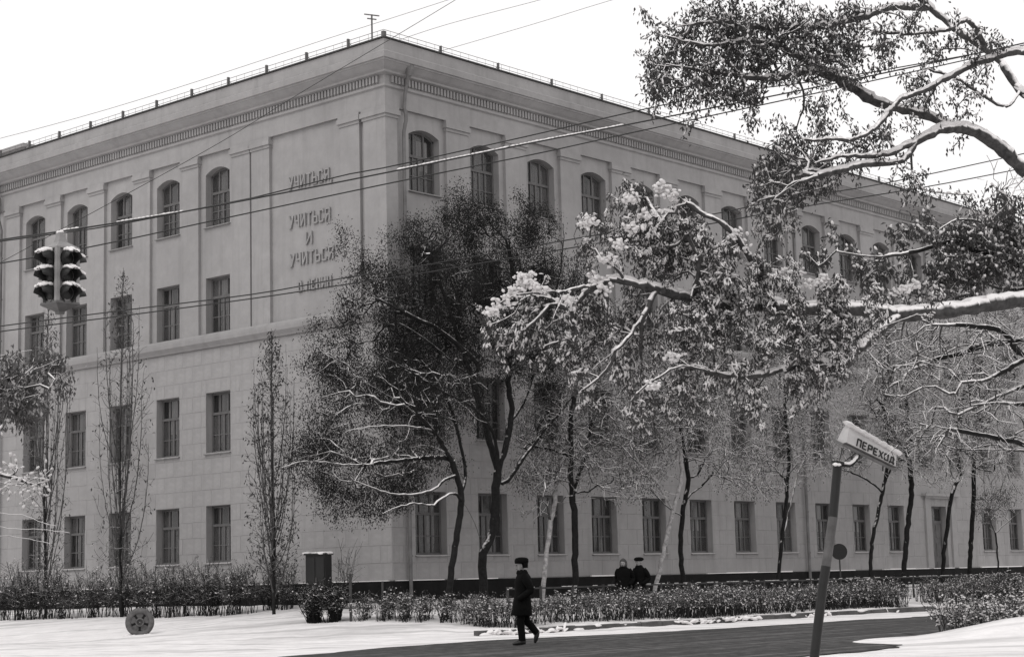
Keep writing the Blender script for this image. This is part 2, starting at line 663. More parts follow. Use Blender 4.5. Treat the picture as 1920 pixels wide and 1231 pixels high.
# ------------------------------------------------------------------ the school
school = empty('school_building', K + ZV * 0.85, 'four storey grey plastered school with dentil cornice and raised wall lettering', 'building')
SORG = np.array(ORG[school.name])
LEN_L, LEN_R = 24.6, 58.0
LC = [8.62 + 2.86 * i for i in range(5)]                 # window centres on the left facade, measured from the corner
RC = [1.80 + 3.01 * i for i in range(11)]                # and on the right facade
RC_TOP = [1.80 + 3.01 * i for i in range(18)]
RG_EXTRA = [40.9, 43.75, 46.8, 50.0, 53.0]
WL, WR = 1.34, 1.46
ROWS = [(2.34, 4.32), (6.19, 8.32), (10.45, 12.46), (14.33, 16.24)]
ARCH = 0.21
REV = 0.26


def openings(side):
    o = []
    for r, (z0, z1) in enumerate(ROWS):
        if side == 'L':
            for c in LC:
                o.append((-c - WL / 2, -c + WL / 2, z0, z1, r == 3, r))
        else:
            cs = RC + RG_EXTRA if r == 0 else RC_TOP
            for c in cs:
                zz = z1 + (0.06 if r == 0 else 0)
                o.append((c - WR / 2, c + WR / 2, z0, zz, r == 3, r))
    if side == 'R':
        o.append((35.2, 36.6, 1.0, 4.4, False, 9))       # the side door
    return o


def facade_wall(fr, x0, x1, z0, z1, ops, depth):
    b = MB()
    xs = sorted({x0, x1, *[o[0] for o in ops], *[o[1] for o in ops]})
    zs = sorted({z0, z1, *[o[2] for o in ops], *[o[3] for o in ops], *[o[3] + ARCH for o in ops if o[4]]})
    for i in range(len(xs) - 1):
        for j in range(len(zs) - 1):
            cx, cz = (xs[i] + xs[i + 1]) / 2, (zs[j] + zs[j + 1]) / 2
            if any(o[0] < cx < o[1] and o[2] < cz < o[3] + (ARCH if o[4] else 0) for o in ops):
                continue
            b.add(fr(np.array([(xs[i], 0, zs[j]), (xs[i + 1], 0, zs[j]), (xs[i + 1], 0, zs[j + 1]), (xs[i], 0, zs[j + 1])])), [(0, 1, 2, 3)])
    for a0, a1, b0, b1, arch, r in ops:
        prof = [(a0, b1), (a0, b0), (a1, b0), (a1, b1)]
        if arch:
            n = 12
            pts = [(a1 + (a0 - a1) * t, b1 + ARCH * (1 - (2 * t - 1) ** 2)) for t in np.linspace(0, 1, n + 1)]
            for k in range(n):
                (xa, za), (xb, zb) = pts[k], pts[k + 1]
                b.add(fr(np.array([(xa, 0, za), (xa, 0, b1 + ARCH), (xb, 0, b1 + ARCH), (xb, 0, zb)])), [(0, 1, 2, 3)])
            prof = prof[:-1] + pts
        else:
            prof.append((a0, b1))
        for (xa, za), (xb, zb) in zip(prof[:-1], prof[1:]):
            b.add(fr(np.array([(xa, 0, za), (xa, depth, za), (xb, depth, zb), (xb, 0, zb)])), [(0, 1, 2, 3)])
    return b


OL, ORT = openings('L'), openings('R')
facade_wall(FL, -LEN_L, 0, 0.0, 19.0, OL, REV + .1).build('wall', M['wall'], school)
facade_wall(FR, 0, LEN_R, 0.0, 19.0, ORT, REV + .1).build('wall', M['wall'], school)
b = MB()                                                   # the two sides away from the street
A, B_, C_, D_ = K + DL * LEN_L, K + DL * LEN_L + DR * LEN_R, K + DR * LEN_R, K
for p, q in ((A, B_), (B_, C_)):
    b.add([p, q, q + ZV * 19, p + ZV * 19], [(0, 1, 2, 3)])
b.build('rear_wall', M['wall'], school)
b = MB()  # dark sheets and slabs added behind the panes, standing in for unlit rooms
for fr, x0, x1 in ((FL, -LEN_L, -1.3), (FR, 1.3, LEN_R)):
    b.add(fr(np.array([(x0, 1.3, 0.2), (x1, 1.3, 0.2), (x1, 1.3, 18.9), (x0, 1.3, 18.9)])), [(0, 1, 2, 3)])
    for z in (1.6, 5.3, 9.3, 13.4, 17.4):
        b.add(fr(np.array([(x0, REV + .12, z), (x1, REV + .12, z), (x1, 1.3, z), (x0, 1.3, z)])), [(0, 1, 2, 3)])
b.build('dark_room_backing', M['interior'], school)

# plinth, courses and cornice run round the corner as one profile each
def run_profile(prof, name, mat, l0=-LEN_L, r1=LEN_R):
    """prof: (outward offset, z) points; the run turns the corner with a mitre"""
    b = MB()
    rings = []
    for kind, s in (('L', l0), ('C', 0), ('R', r1)):
        ring = []
        for o_, z in prof:
            if kind == 'L':
                q = FL(np.array([s, -o_, z]))
            elif kind == 'R':
                q = FR(np.array([s, -o_, z]))
            else:
                q = K + NL * o_ + NR * o_ + ZV * z
            ring.append(q)
        rings.append(ring)
    b.loft(rings)
    return b.build(name, mat, school)


run_profile([(-.05, 0.0), (.09, 0.0), (.09, 1.47), (.06, 1.52), (-.05, 1.52)], 'plinth', M['plinth'])
b = MB()
for fr, x0, x1 in ((FL, -LEN_L, -.1), (FR, .1, 44)):
    x = x0
    while x < x1:
        ln = random.uniform(.5, 2.8)
        if random.random() < .6:
            h = random.uniform(.02, .05)
            xe = min(x + ln, x1)
            b.box(x, xe, -.10, -.012, 1.521, 1.521 + h, fr)
        x += ln
b.build('snow_on_plinth', M['snow'], school, kind='stuff')
run_profile([(-.05, 9.92), (.10, 9.92), (.14, 9.98), (.26, 10.10), (.28, 10.22), (.28, 10.30), (.20, 10.34), (.12, 10.42), (-.05, 10.44)], 'string_course', M['wall'])
run_profile([(-.05, 16.97), (.125, 16.97), (.125, 17.58), (.20, 17.62), (.20, 17.70), (.14, 17.72), (.14, 18.0), (.34, 18.04), (.36, 18.10),
             (.46, 18.16), (.62, 18.30), (.66, 18.32), (.66, 18.36), (.72, 18.38), (.74, 18.58), (.70, 18.62), (.64, 18.64), (.64, 19.02), (-.05, 19.04)], 'cornice', M['wall'])
run_profile([(.55, 19.03), (.70, 19.03), (.70, 19.075), (-.02, 19.12)], 'roof_edge', M['metal'])
b = MB()
q = [A - DR * 0 + ZV * 19.1, B_ + ZV * 19.1, C_ + ZV * 19.1, K + ZV * 19.1]
mid = [K + DL * 12 + DR * 12 + ZV * 20.6, K + DL * 12.6 + DR * 46 + ZV * 20.6]
b.add([q[0], q[1], q[2], q[3], mid[0], mid[1]], [(3, 2, 5, 4), (1, 0, 4, 5)])
b.add([q[0], q[3], mid[0], q[1], q[2], mid[1]], [(0, 1, 2), (4, 3, 5)])
b.build('roof', M['roof'], school)
b = MB()
for fr, sgn, ln in ((FL, -1, LEN_L), (FR, 1, LEN_R)):
    n = int(ln / 0.155)
    for i in range(n):
        x = sgn * (0.16 + i * 0.155)
        b.box(x - .042, x + .042, -.23, -.13, 17.76, 18.0, fr)
b.build('dentils', M['wall'], school, kind='stuff')

# pilasters with capitals on the two upper storeys
def pilaster(fr, x0, x1):
    b = MB()
    b.box(x0, x1, -.12, .02, 10.40, 16.62, fr)
    p = b.build('pilaster', M['wall'], school)
    b = MB()
    b.box(x0 - .03, x1 + .03, -.16, .01, 16.60, 16.70, fr)
    b.box(x0 - .07, x1 + .07, -.215, .012, 16.70, 16.86, fr)
    b.box(x0 - .04, x1 + .04, -.18, .014, 16.86, 16.972, fr)
    b.build('capital', M['wall'], p)


for c in [LC[i] + 1.43 for i in range(5)] + [LC[0] - 1.43]:
    pilaster(FL, -c - .48, -c + .48)
pilaster(FL, -6.62, -5.66)
pilaster(FL, -2.06, -1.12)
for i in range(17):
    c = RC_TOP[i] + 1.505
    pilaster(FR, c - .54, c + .54)
b = MB()                                                   # the corner pier wraps both faces
for z0, z1, e in ((10.40, 16.62, .12), (16.60, 16.70, .16), (16.70, 16.86, .215), (16.86, 16.972, .18)):
    ring = [K + DL * (.92 + e - .12) , K + DL * (.92 + e - .12) + NL * e, K + NL * e + NR * e, K + DR * (.42 + e - .12) + NR * e, K + DR * (.42 + e - .12)]
    b.loft([[p + ZV * z for p in ring] for z in (z0, z1)])
b.build('corner_pier', M['wall'], school)

# windows: frame, panes, sill, curtains
def window_meshes(w, h, arch):
    D = 0.07
    fb = MB()
    e = 0.07
    ident = lambda v: np.asarray(v, float)
    hw = w / 2
    top = h
    fb.box(-hw, -hw + e, 0, D, 0, top)
    fb.box(hw - e, hw, 0, D, 0, top)
    fb.box(-hw + e, hw - e, 0, D, 0, e)
    zt = h * 0.655
    fb.box(-hw + e, hw - e, -.012, D, zt - .045, zt + .045)
    fb.box(-hw + e, hw - e, .01, D - .01, h * .30 - .018, h * .30 + .018)

    def topz(x):
        return h + ARCH * (1 - (x / hw) ** 2) if arch else h
    if arch:
        n = 10
        for i in range(n):
            xa, xb = -hw + w * i / n, -hw + w * (i + 1) / n
            fb.loft([[(x, y, z) for (y, z) in ((0, topz(x) - e), (D, topz(x) - e), (D, topz(x)), (0, topz(x)))] for x in (xa, xb)])
    else:
        fb.box(-hw + e, hw - e, 0, D, h - e, h)
    panes = []
    edges_up = [-hw + e, -w * .165, w * .165, hw - e]
    edges_lo = [-hw + e, -w * .20, 0.0, w * .20, hw - e]
    for xm in edges_up[1:-1]:
        fb.box(xm - .035, xm + .035, .004, D - .004, zt + .045, topz(xm) - e * .9)
    for k, xm in enumerate(edges_lo[1:-1]):
        t = .045 if k == 1 else .026
        fb.box(xm - t, xm + t, .004, D - .004, e, zt - .045)
    frame = fb.mesh('window_frame')
    frame.materials.append(M['frame'])
    for xa, xb in zip(edges_up[:-1], edges_up[1:]):
        pb = MB()
        n = 4
        xs = np.linspace(xa + .02, xb - .02, n + 1)
        lo = [(x, .04, zt + .03) for x in xs]
        hi = [(x, .04, topz(x) - e * .7) for x in xs]
        pb.add(lo + hi, [(i, i + 1, i + n + 2, i + n + 1) for i in range(n)])
        panes.append(pb.mesh('pane'))
    for xa, xb in zip(edges_lo[:-1], edges_lo[1:]):
        pb = MB()
        pb.add([(xa + .02, .04, e * .7), (xb - .02, .04, e * .7), (xb - .02, .04, zt - .03), (xa + .02, .04, zt - .03)], [(0, 1, 2, 3)])
        panes.append(pb.mesh('pane'))
    for p in panes:
        p.materials.append(M['glass'])
    sb = MB()
    sb.loft([[(x, y, z) for (y, z) in ((-REV - .09, -.075), (-REV - .09, -.045), (.0, .0), (.0, -.06))] for x in (-hw - .05, hw + .05)])
    sill = sb.mesh('sill')
    sill.materials.append(M['roof'])
    cur = []
    for v in range(3):
        cb = MB()
        n = 26
        for sgn in (-1, 1):
            wd = w * (.20 + .07 * v)
            xs = np.linspace(hw - .08, hw - .08 - wd, n) * sgn
            ys = .22 + .035 * np.sin(np.linspace(0, 6 * math.pi + v, n)) + .012 * np.sin(np.linspace(0, 17, n) + v)
            ztop = h - .02
            zbot = .06 + (.0, .3, .8)[v]
            cb.add(np.r_[np.c_[xs, ys, np.full(n, zbot)], np.c_[xs * (1 + .0), ys, np.full(n, ztop)]], [(i, i + 1, i + n + 1, i + n) for i in range(n - 1)])
        me = cb.mesh('curtain', True)
        for mn in ('curtain', 'curtain_dark', 'curtain_pale'):
            m2 = me.copy()
            m2.materials.append(M[mn])
            cur.append(m2)
    return frame, panes, sill, cur


WM = {}
for side, fr, ops in (('L', FL, OL), ('R', FR, ORT)):
    for a0, a1, z0, z1, arch, r in ops:
        if r == 9:
            continue
        key = (round(a1 - a0, 2), round(z1 - z0, 2), arch)
        if key not in WM:
            WM[key] = window_meshes(a1 - a0 - .01, z1 - z0 - .01, arch)
        frame, panes, sill, cur = WM[key]
        c = (a0 + a1) / 2
        o = instance('window', frame, school, fr.matrix(c, REV, z0 + .005, rel=SORG))
        for p in panes:
            q = instance('pane', p, o, Matrix.Identity(4))
        instance('sill', sill, o, Matrix.Identity(4))
        if random.random() < .85:
            instance('curtain', random.choice(cur), o, Matrix.Identity(4))

# the side door with its hood moulding
b = MB()
b.box(35.2, 35.3, REV, REV + .09, 1.0, 4.4, FR)
b.box(36.5, 36.6, REV, REV + .09, 1.0, 4.4, FR)
b.box(35.3, 36.5, REV, REV + .09, 4.3, 4.4, FR)
b.box(35.3, 36.5, REV, REV + .09, 3.62, 3.74, FR)
door = b.build('door', M['frame'], school)
b = MB()
for x0 in (35.31, 35.91):
    b.box(x0, x0 + .58, REV + .02, REV + .07, 1.0, 3.62, FR)
    for z in (1.25, 2.1, 2.95):
        b.box(x0 + .1, x0 + .48, REV - .004, REV + .03, z, z + .6, FR)
b.build('door_leaf', M['frame'], door)
b = MB()
b.add(FR(np.array([(35.3, REV + .05, 3.74), (36.5, REV + .05, 3.74), (36.5, REV + .05, 4.3), (35.3, REV + .05, 4.3)])), [(0, 1, 2, 3)])
b.build('pane', M['glass'], door)
b = MB()
b.box(34.3, 37.6, -.28, .02, 4.86, 4.98, FR)
b.box(34.4, 37.5, -.18, .021, 4.76, 4.86, FR)
b.box(34.5, 34.95, -.1, .022, 1.52, 4.76, FR)
b.box(36.95, 37.4, -.1, .022, 1.52, 4.76, FR)
b.build('door_surround', M['wall'], school)

# facing blocks on the two lower storeys, half-bonded, cut round the windows
def block_list(ops, length, sgn):
    out = []
    z = 1.53
    row = 0
    ch = (9.91 - 1.53) / 15
    while row < 15:
        z0, z1 = z + .006, z + ch - .006
        x = -0.55 if row % 2 else 0.0
        while x < length:
            w_ = 1.06
            a0, a1 = max(x, 0.0), min(x + w_, length)
            x += w_
            if a1 - a0 < .1:
                continue
            lo, hi = (-a1, -a0) if sgn < 0 else (a0, a1)
            cuts = [(lo + .006, hi - .006, z0, z1)]
            for q0, q1, w0, w1, arch, r in ops:
                q0_, q1_ = q0 - .0, q1 + .0
                nxt = []
                for (c0, c1, d0, d1) in cuts:
                    if c1 <= q0_ or c0 >= q1_ or d1 <= w0 or d0 >= w1:
                        nxt.append((c0, c1, d0, d1))
                        continue
                    if c0 < q0_:
                        nxt.append((c0, q0_, d0, d1))
                    if c1 > q1_:
                        nxt.append((q1_, c1, d0, d1))
                    m0, m1 = max(c0, q0_), min(c1, q1_)
                    if d0 < w0:
                        nxt.append((m0, m1, d0, w0))
                    if d1 > w1:
                        nxt.append((m0, m1, w1, d1))
                cuts = nxt
            out += [c for c in cuts if c[1] - c[0] > .05 and c[3] - c[2] > .05]
        z += ch
        row += 1
    return out


ub = MB()                                                  # unit block: bevelled face towards the street
g = .018
ub.add([(0, 0, 0), (1, 0, 0), (1, 0, 1), (0, 0, 1), (g, -1, g), (1 - g, -1, g), (1 - g, -1, 1 - g), (g, -1, 1 - g)],
       [(4, 5, 6, 7), (0, 1, 5, 4), (1, 2, 6, 5), (2, 3, 7, 6), (3, 0, 4, 7)])
UNIT = ub.mesh('facing_block')
UNIT.materials.append(M['wall'])
bl = [(FL, c, min(abs(c[0]), abs(c[1]))) for c in block_list(OL, LEN_L, -1)]
br = [(FR, c, 1.9 * min(abs(c[0]), abs(c[1]))) for c in block_list(ORT, LEN_R, 1)]
allb = sorted(bl + br, key=lambda t: t[2])
rest = MB()
uv = np.array([(0, 0, 0), (1, 0, 0), (1, 0, 1), (0, 0, 1), (g, -1, g), (1 - g, -1, g), (1 - g, -1, 1 - g), (g, -1, 1 - g)])
uf = [(4, 5, 6, 7), (0, 1, 5, 4), (1, 2, 6, 5), (2, 3, 7, 6), (3, 0, 4, 7)]
for i, (fr, (c0, c1, d0, d1), _) in enumerate(allb):
    if d1 < 1.6:
        continue
    t = random.uniform(.007, .013)
    if i < 298:
        instance('facing_block', UNIT, school, fr.matrix(c0, 0, d0, c1 - c0, t, d1 - d0, rel=SORG))
    else:
        rest.add(fr(uv * np.array([c1 - c0, t, d1 - d0]) + np.array([c0, 0, d0])), uf)
rest.build('facing_blocks', M['wall'], school, kind='stuff')

# raised lettering
STROKES = {
    'У': [((0, 1), (.5, .45)), ((1, 1), (.36, 0)), ((.36, .04), (.0, .04))],
    'Ч': [((.1, 1), (.1, .5)), ((.1, .5), (.9, .5)), ((.9, 1), (.9, 0))],
    'И': [((.08, 1), (.08, 0)), ((.08, .05), (.92, .95)), ((.92, 1), (.92, 0))],
    'Т': [((0, .95), (1, .95)), ((.5, 1), (.5, 0))],
    'Ь': [((.1, 1), (.1, 0)), ((.1, .52), (.9, .52)), ((.9, .55), (.9, .03)), ((.9, .05), (.1, .05))],
    'С': [((.9, .75), (.9, .95)), ((.9, .95), (.1, .95)), ((.1, .95), (.1, .05)), ((.1, .05), (.9, .05)), ((.9, .05), (.9, .25))],
    'Я': [((.92, 1), (.92, 0)), ((.92, .95), (.1, .95)), ((.1, .95), (.1, .5)), ((.1, .5), (.92, .5)), ((.5, .5), (.05, 0))],
    'В': [((.1, 1), (.1, 0)), ((.1, .95), (.8, .95)), ((.8, .95), (.8, .54)), ((.1, .52), (.9, .52)), ((.9, .52), (.9, .05)), ((.9, .05), (.1, .05))],
    'Л': [((.1, 0), (.35, 1)), ((.3, .95), (.9, .95)), ((.9, 1), (.9, 0))],
    'Е': [((.1, 1), (.1, 0)), ((.1, .95), (.92, .95)), ((.1, .5), (.75, .5)), ((.1, .05), (.92, .05))],
    'Н': [((.1, 1), (.1, 0)), ((.9, 1), (.9, 0)), ((.1, .5), (.9, .5))],
    'П': [((.1, 1), (.1, 0)), ((.9, 1), (.9, 0)), ((.1, .95), (.9, .95))],
    'Р': [((.1, 1), (.1, 0)), ((.1, .95), (.9, .95)), ((.9, .95), (.9, .45)), ((.9, .45), (.1, .45))],
    'Х': [((.05, 1), (.95, 0)), ((.95, 1), (.05, 0))],
    'О': [((.1, 1), (.1, 0)), ((.9, 1), (.9, 0)), ((.1, .95), (.9, .95)), ((.1, .05), (.9, .05))],
    'Д': [((.2, .12), (.35, 1)), ((.3, .95), (.85, .95)), ((.85, 1), (.85, .1)), ((0, .12), (1, .12)), ((.04, .14), (.04, -.12)), ((.96, .14), (.96, -.12))],
    ',': [((.3, .12), (.3, 0)), ((.3, .02), (.05, -.2))],
    '.': [((.2, .14), (.2, 0))],
}


def letter_mb(ch, place, w, h, t, y0, y1):
    """strokes as bars standing proud; place maps local x, y, z to the world; letters never overlap in one plane"""
    b = MB()
    for n, (p, q) in enumerate(STROKES[ch]):
        p, q = np.array(p) * (w, h), np.array(q) * (w, h)
        d = q - p
        L = np.linalg.norm(d)
        d = d / L
        nn = np.array([-d[1], d[0]]) * t / 2
        poly = [p - nn, q - nn, q + nn, p + nn]
        e = .0015 * n
        b.loft([[place(np.array([c[0], y, c[1]])) for c in poly] for y in (y0 - e, y1)])
    return b


TEXT = [(t_, a_, b_, float(onL(*c_, 0)[2])) for t_, a_, b_, c_ in (('УЧИТЬСЯ,', 544, 627, (583, 335)), ('УЧИТЬСЯ', 544, 621, (582, 409)), ('И', 575, 587, (581, 446)), ('УЧИТЬСЯ', 545, 627, (585, 481)), ('В.ЛЕНИН', 560, 622, (591, 532)))]


def u_at(px):
    return -((onL(px, 430, 0) - K) @ DL)


for txt, pa, pb_, zc in TEXT:
    ua, ub_ = u_at(pa), u_at(pb_)
    hh = 0.44 if 'В.' not in txt else 0.36
    wid = [(.45 if c in ',.' else 1.0) for c in txt]
    unit = (ub_ - ua) / (sum(wid) + .32 * (len(txt) - 1))
    x = ua
    for c, wd in zip(txt, wid):
        fr = Frame(FL(np.array([x, 0, zc - hh / 2])), FL.x, FL.y)
        letter_mb(c, fr, unit * wd, hh, .058, -.07, -.015).build('letter', M['letter'], school)
        x += unit * (wd + .32)

# downpipes with hopper heads
def downpipe(fr, x, z0=1.0, jog=True):
    b = MB()
    pts = [(x, -.55, 18.25), (x, -.45, 17.9), (x + .05, -.26, 17.4), (x + .03, -.24, 16.9), (x + .05, -.34, 16.7), (x + .05, -.18, 16.2), (x + .05, -.17, 10.9),
           (x + .05, -.36, 10.4), (x + .05, -.36, 10.0), (x + .05, -.15, 9.6), (x + .05, -.15, z0)]
    b.tube(fr(np.array(resample(pts, .22))), .062, 8)
    p = b.build('downpipe', M['pipe'], school, smooth=True)
    for z in (18.1,):
        b = MB()
        c = fr(np.array([x, -.55, 0]))
        th = np.linspace(0, 2 * math.pi, 10, endpoint=False)
        b.loft([[c + np.array([math.cos(t) * r_, math.sin(t) * r_, zz]) for t in th] for r_, zz in ((.07, z - .1), (.15, z + .1), (.15, z + .25))])
        b.build('hopper', M['pipe'], p)
    for z in (15.0, 13.3, 11.6, 8.2, 6.0, 4.0, 2.3):
        b = MB()
        c = fr(np.array([x + .05, -.165, z]))
        b.loft([[c + np.array([math.cos(t) * .074, math.sin(t) * .074, dz]) for t in th] for dz in (-.03, .03)])
        b.build('pipe_collar', M['pipe'], p)


downpipe(FR, 0.62)
downpipe(FR, 24.2)
downpipe(FL, -22.3)
downpipe(FR, 46.9)

# railing on the roof edge
rail = MB()
bal = MB()
for fr, sgn, ln in ((FL, -1, LEN_L), (FR, 1, LEN_R)):
    off = -.50
    for z in (19.22, 19.36):
        rail.bar(fr(np.array([-sgn * .5, off, z])), fr(np.array([sgn * ln, off, z])), .013)
    n = int(ln / .42)
    for i in range(n):
        x = sgn * (i * .42 - .2)
        bal.bar(fr(np.array([x, off, 19.08])), fr(np.array([x, off, 19.36])), .008)
    if sgn < 0:
        xs = np.arange(1.2, ln, 2.07)
    else:
        xs = np.arange(2.2, ln, 2.9)
    for x in xs:
        b = MB()
        wpost = .065 if sgn < 0 else .045
        b.box(sgn * x - wpost / 2, sgn * x + wpost / 2, off - .03, off + .06, 19.08, 19.42 if sgn < 0 else 19.38, fr)
        b.add(fr(np.array([(sgn * x, off, 19.34), (sgn * x, off + .25, 19.12), (sgn * x + .03, off + .25, 19.12), (sgn * x + .03, off, 19.34)])), [(0, 1, 2, 3)])
        b.build('railing_post', M['dgrey'], school)
b = MB()
b.box(-.06, .06, -.06, .06, 19.08, 19.30, Frame(K + NL * .5 + NR * .5, -DL, -NL))
b.build('railing_post', M['dgrey'], school)
rail.build('railing_rail', M['dgrey'], school)
bal.build('railing_balusters', M['dgrey'], school, kind='stuff')
# attic block standing on the roof at the far left
b = MB()
q0, q1 = onL(-60, 262, -2.5), onL(46, 270, -2.5)
ua, ub_ = -((q0 - K) @ DL), -((q1 - K) @ DL)
b.box(ua, ub_, 2.5, 7.0, 19.1, q1[2] - .15, FL)
b.box(ua, ub_ + .2, 2.3, 7.2, q1[2] - .15, q1[2], FL)
b.box(ub_ + .3, ub_ + .9, 2.4, 2.9, 19.1, q1[2] - .2, FL)
b.build('attic', M['wall'], school)

# aerial mast on the roof by the corner
p0 = K + DL * 1.9 + DR * 1.1 + ZV * 19.1
ptop = onL(697, 27, -1.1)
base = np.array([ptop[0], ptop[1], 19.14])
b = MB()
b.tube([base, ptop], .03, 6)
b.tube([base + ZV * 0.0, base + ZV * .25], .09, 8)
mast = empty('aerial_mast', base, 'thin aerial mast with short crossbars standing on the roof corner', 'aerial')
b.build('pole', M['dgrey'], mast)
b = MB()
for dz, ww in ((-.02, .36), (-.16, .22)):
    b.bar(ptop + ZV * dz - DR * ww * .7 + DL * ww * .3, ptop + ZV * dz + DR * ww * .7 - DL * ww * .3, .035)
b.build('crossbar', M['dgrey'], mast)


# ------------------------------------------------------------------ trees
def smooth_line(pts, step):
    """a Catmull-Rom curve through the points, evenly sampled"""
    p = np.asarray(pts, float)
    if len(p) < 3:
        return resample(p, step)
    q = np.vstack([2 * p[0] - p[1], p, 2 * p[-1] - p[-2]])
    out = []
    for i in range(1, len(q) - 2):
        for t in np.linspace(0, 1, 8, endpoint=False):
            a0, a1, a2, a3 = q[i - 1], q[i], q[i + 1], q[i + 2]
            out.append(.5 * (2 * a1 + (a2 - a0) * t + (2 * a0 - 5 * a1 + 4 * a2 - a3) * t ** 2 + (3 * a1 - a0 - 3 * a2 + a3) * t ** 3))
    out.append(p[-1])
    return resample(out, step)


class Tree:
    def __init__(self, limbs, targets, step, rng, dirw=.45, lift=0.0, noattach=None, wob=.05):
        cap = sum(int(np.linalg.norm(np.diff(np.asarray(l, float), axis=0), axis=1).sum() / step) + 6 for l in limbs) * 2 + len(targets) * 40 + 100
        self.pos = np.zeros((cap, 3))
        self.tan = np.zeros((cap, 3))
        self.par = np.full(cap, -1, int)
        n = 0
        spans = []
        for l in limbs:
            pts = smooth_line(l, step)
            if n:
                q0_ = pts[0] - ZV * .35 * np.clip(pts[-1][2] - pts[0][2], 0, 1) * (np.min(np.linalg.norm(self.pos[:n] - pts[0], axis=1)) > step)
                d = np.linalg.norm(self.pos[:n] - q0_, axis=1)
                par = int(np.argmin(d))
                if d[par] < step * .6 and len(pts) > 2:
                    pts = pts[1:]
                else:
                    pts = smooth_line([self.pos[par]] + [np.asarray(q, float) for q in l], step)[1:]
            else:
                par = -1
            wv = rng.normal(0, wob * step, pts.shape)
            wv[0] = 0
            pts = pts + wv
            k = len(pts)
            self.pos[n:n + k] = pts
            t = np.gradient(pts, axis=0) if k > 1 else np.array([[0, 0, 1.0]])
            self.tan[n:n + k] = t / (np.linalg.norm(t, axis=1)[:, None] + 1e-9)
            self.par[n:n + k] = np.r_[par, np.arange(n, n + k - 1)]
            spans.append((n, n + k))
            n += k
        self.nlimb = n
        self.spans = spans
        ok = np.ones(cap, bool)
        if noattach is not None:
            ok[:n] = ~noattach(self.pos[:n])
        targets = np.asarray(targets, float).reshape(-1, 3)
        if len(targets):
            lp = self.pos[:n][ok[:n]]
            dmin = np.array([np.min(np.einsum('ij,ij->i', lp - t, lp - t)) for t in targets])
            targets = targets[np.argsort(dmin)]
        pen = np.where(ok, 0, 1e6)
        for t in targets:
            d = t - self.pos[:n]
            L = np.sqrt(np.einsum('ij,ij->i', d, d)) + 1e-6
            cs = np.einsum('ij,ij->i', d, self.tan[:n]) / L
            cost = L * (1 + dirw * (1 - cs)) + pen[:n]
            i = int(np.argmin(cost))
            L = L[i]
            if L < step * .4:
                continue
            u = d[i] / L
            k = min(30, max(1, int(L / step)))
            s = np.linspace(0, 1, k + 1)[1:, None]
            t0 = (self.tan[i] * .6 + u * .7) * L
            t1 = (u + ZV * lift + rng.normal(0, .18, 3)) * L
            p0 = self.pos[i]
            h = (2 * s ** 3 - 3 * s ** 2 + 1) * p0 + (s ** 3 - 2 * s ** 2 + s) * t0 + (-2 * s ** 3 + 3 * s ** 2) * t + (s ** 3 - s ** 2) * t1
            h = h + rng.normal(0, wob * step, h.shape)
            if n + k >= cap:
                break
            pr = np.vstack([p0, h])
            tt = np.diff(pr, axis=0)
            self.pos[n:n + k] = h
            self.tan[n:n + k] = tt / (np.linalg.norm(tt, axis=1)[:, None] + 1e-9)
            self.par[n:n + k] = np.r_[i, np.arange(n, n + k - 1)]
            n += k
        self.n = n
        self.pos, self.tan, self.par = self.pos[:n], self.tan[:n], self.par[:n]
        child = np.zeros(n, int)
        np.add.at(child, self.par[1:][self.par[1:] >= 0], 1)
        cnt = (child == 0).astype(float)
        for i in range(n - 1, 0, -1):
            if self.par[i] >= 0:
                cnt[self.par[i]] += cnt[i]
        self.cnt = cnt
        main = np.full(n, -1, int)
        best = np.zeros(n)
        for i in range(1, n):
            p = self.par[i]
            if p >= 0 and cnt[i] > best[p]:
                best[p] = cnt[i]
                main[p] = i
        self.main = main

    def radii(self, tip, root, limb_r=None):
        N = max(self.cnt[0], 2)
        e = math.log(N) / math.log(max(root / tip, 1.2))
        self.r = tip * self.cnt ** (1 / e)
        for i, (ra, rb) in (limb_r or {}).items():
            if i >= len(self.spans):
                continue
            a, b_ = self.spans[i]
            self.r[a:b_] = np.maximum(self.r[a:b_], np.linspace(ra, rb, b_ - a))
        return self.r

    def rooted_part(self, thr):
        """nodes thicker than thr that hang together from the root"""
        big = self.r > thr
        for i in range(1, self.n):
            if big[i] and not big[self.par[i]]:
                big[i] = False
        return big

    def tubes(self, sel, k, grow=1.0):
        """frustum for every edge ending at a selected node"""
        c = np.nonzero(sel & (self.par >= 0))[0]
        mb = MB()
        if len(c) == 0:
            return mb
        p = self.par[c]
        ref = np.array([0.79, 0.61, 0.06])

        def ring(i, t, r):
            a = np.cross(t, ref)
            a /= np.linalg.norm(a, axis=1)[:, None] + 1e-9
            bb = np.cross(t, a)
            th = np.linspace(0, 2 * math.pi, k, endpoint=False)
            return self.pos[i][:, None] + r[:, None, None] * (np.cos(th)[None, :, None] * a[:, None] + np.sin(th)[None, :, None] * bb[:, None])
        ismain = self.main[p] == c
        tp = np.where(ismain[:, None], self.tan[p], self.tan[c])
        rp = np.where(ismain, self.r[p], np.minimum(self.r[c] * 1.15, self.r[p])) * grow
        A_ = ring(p, tp, rp)
        B2 = ring(c, self.tan[c], self.r[c] * grow)
        V = np.concatenate([A_, B2], 1).reshape(-1, 3)
        j = np.arange(k)
        f = np.stack([j, (j + 1) % k, (j + 1) % k + k, j + k], 1)
        F_ = (np.arange(len(c))[:, None, None] * 2 * k + f[None]).reshape(-1, 4)
        mb.add(V, F_)
        return mb


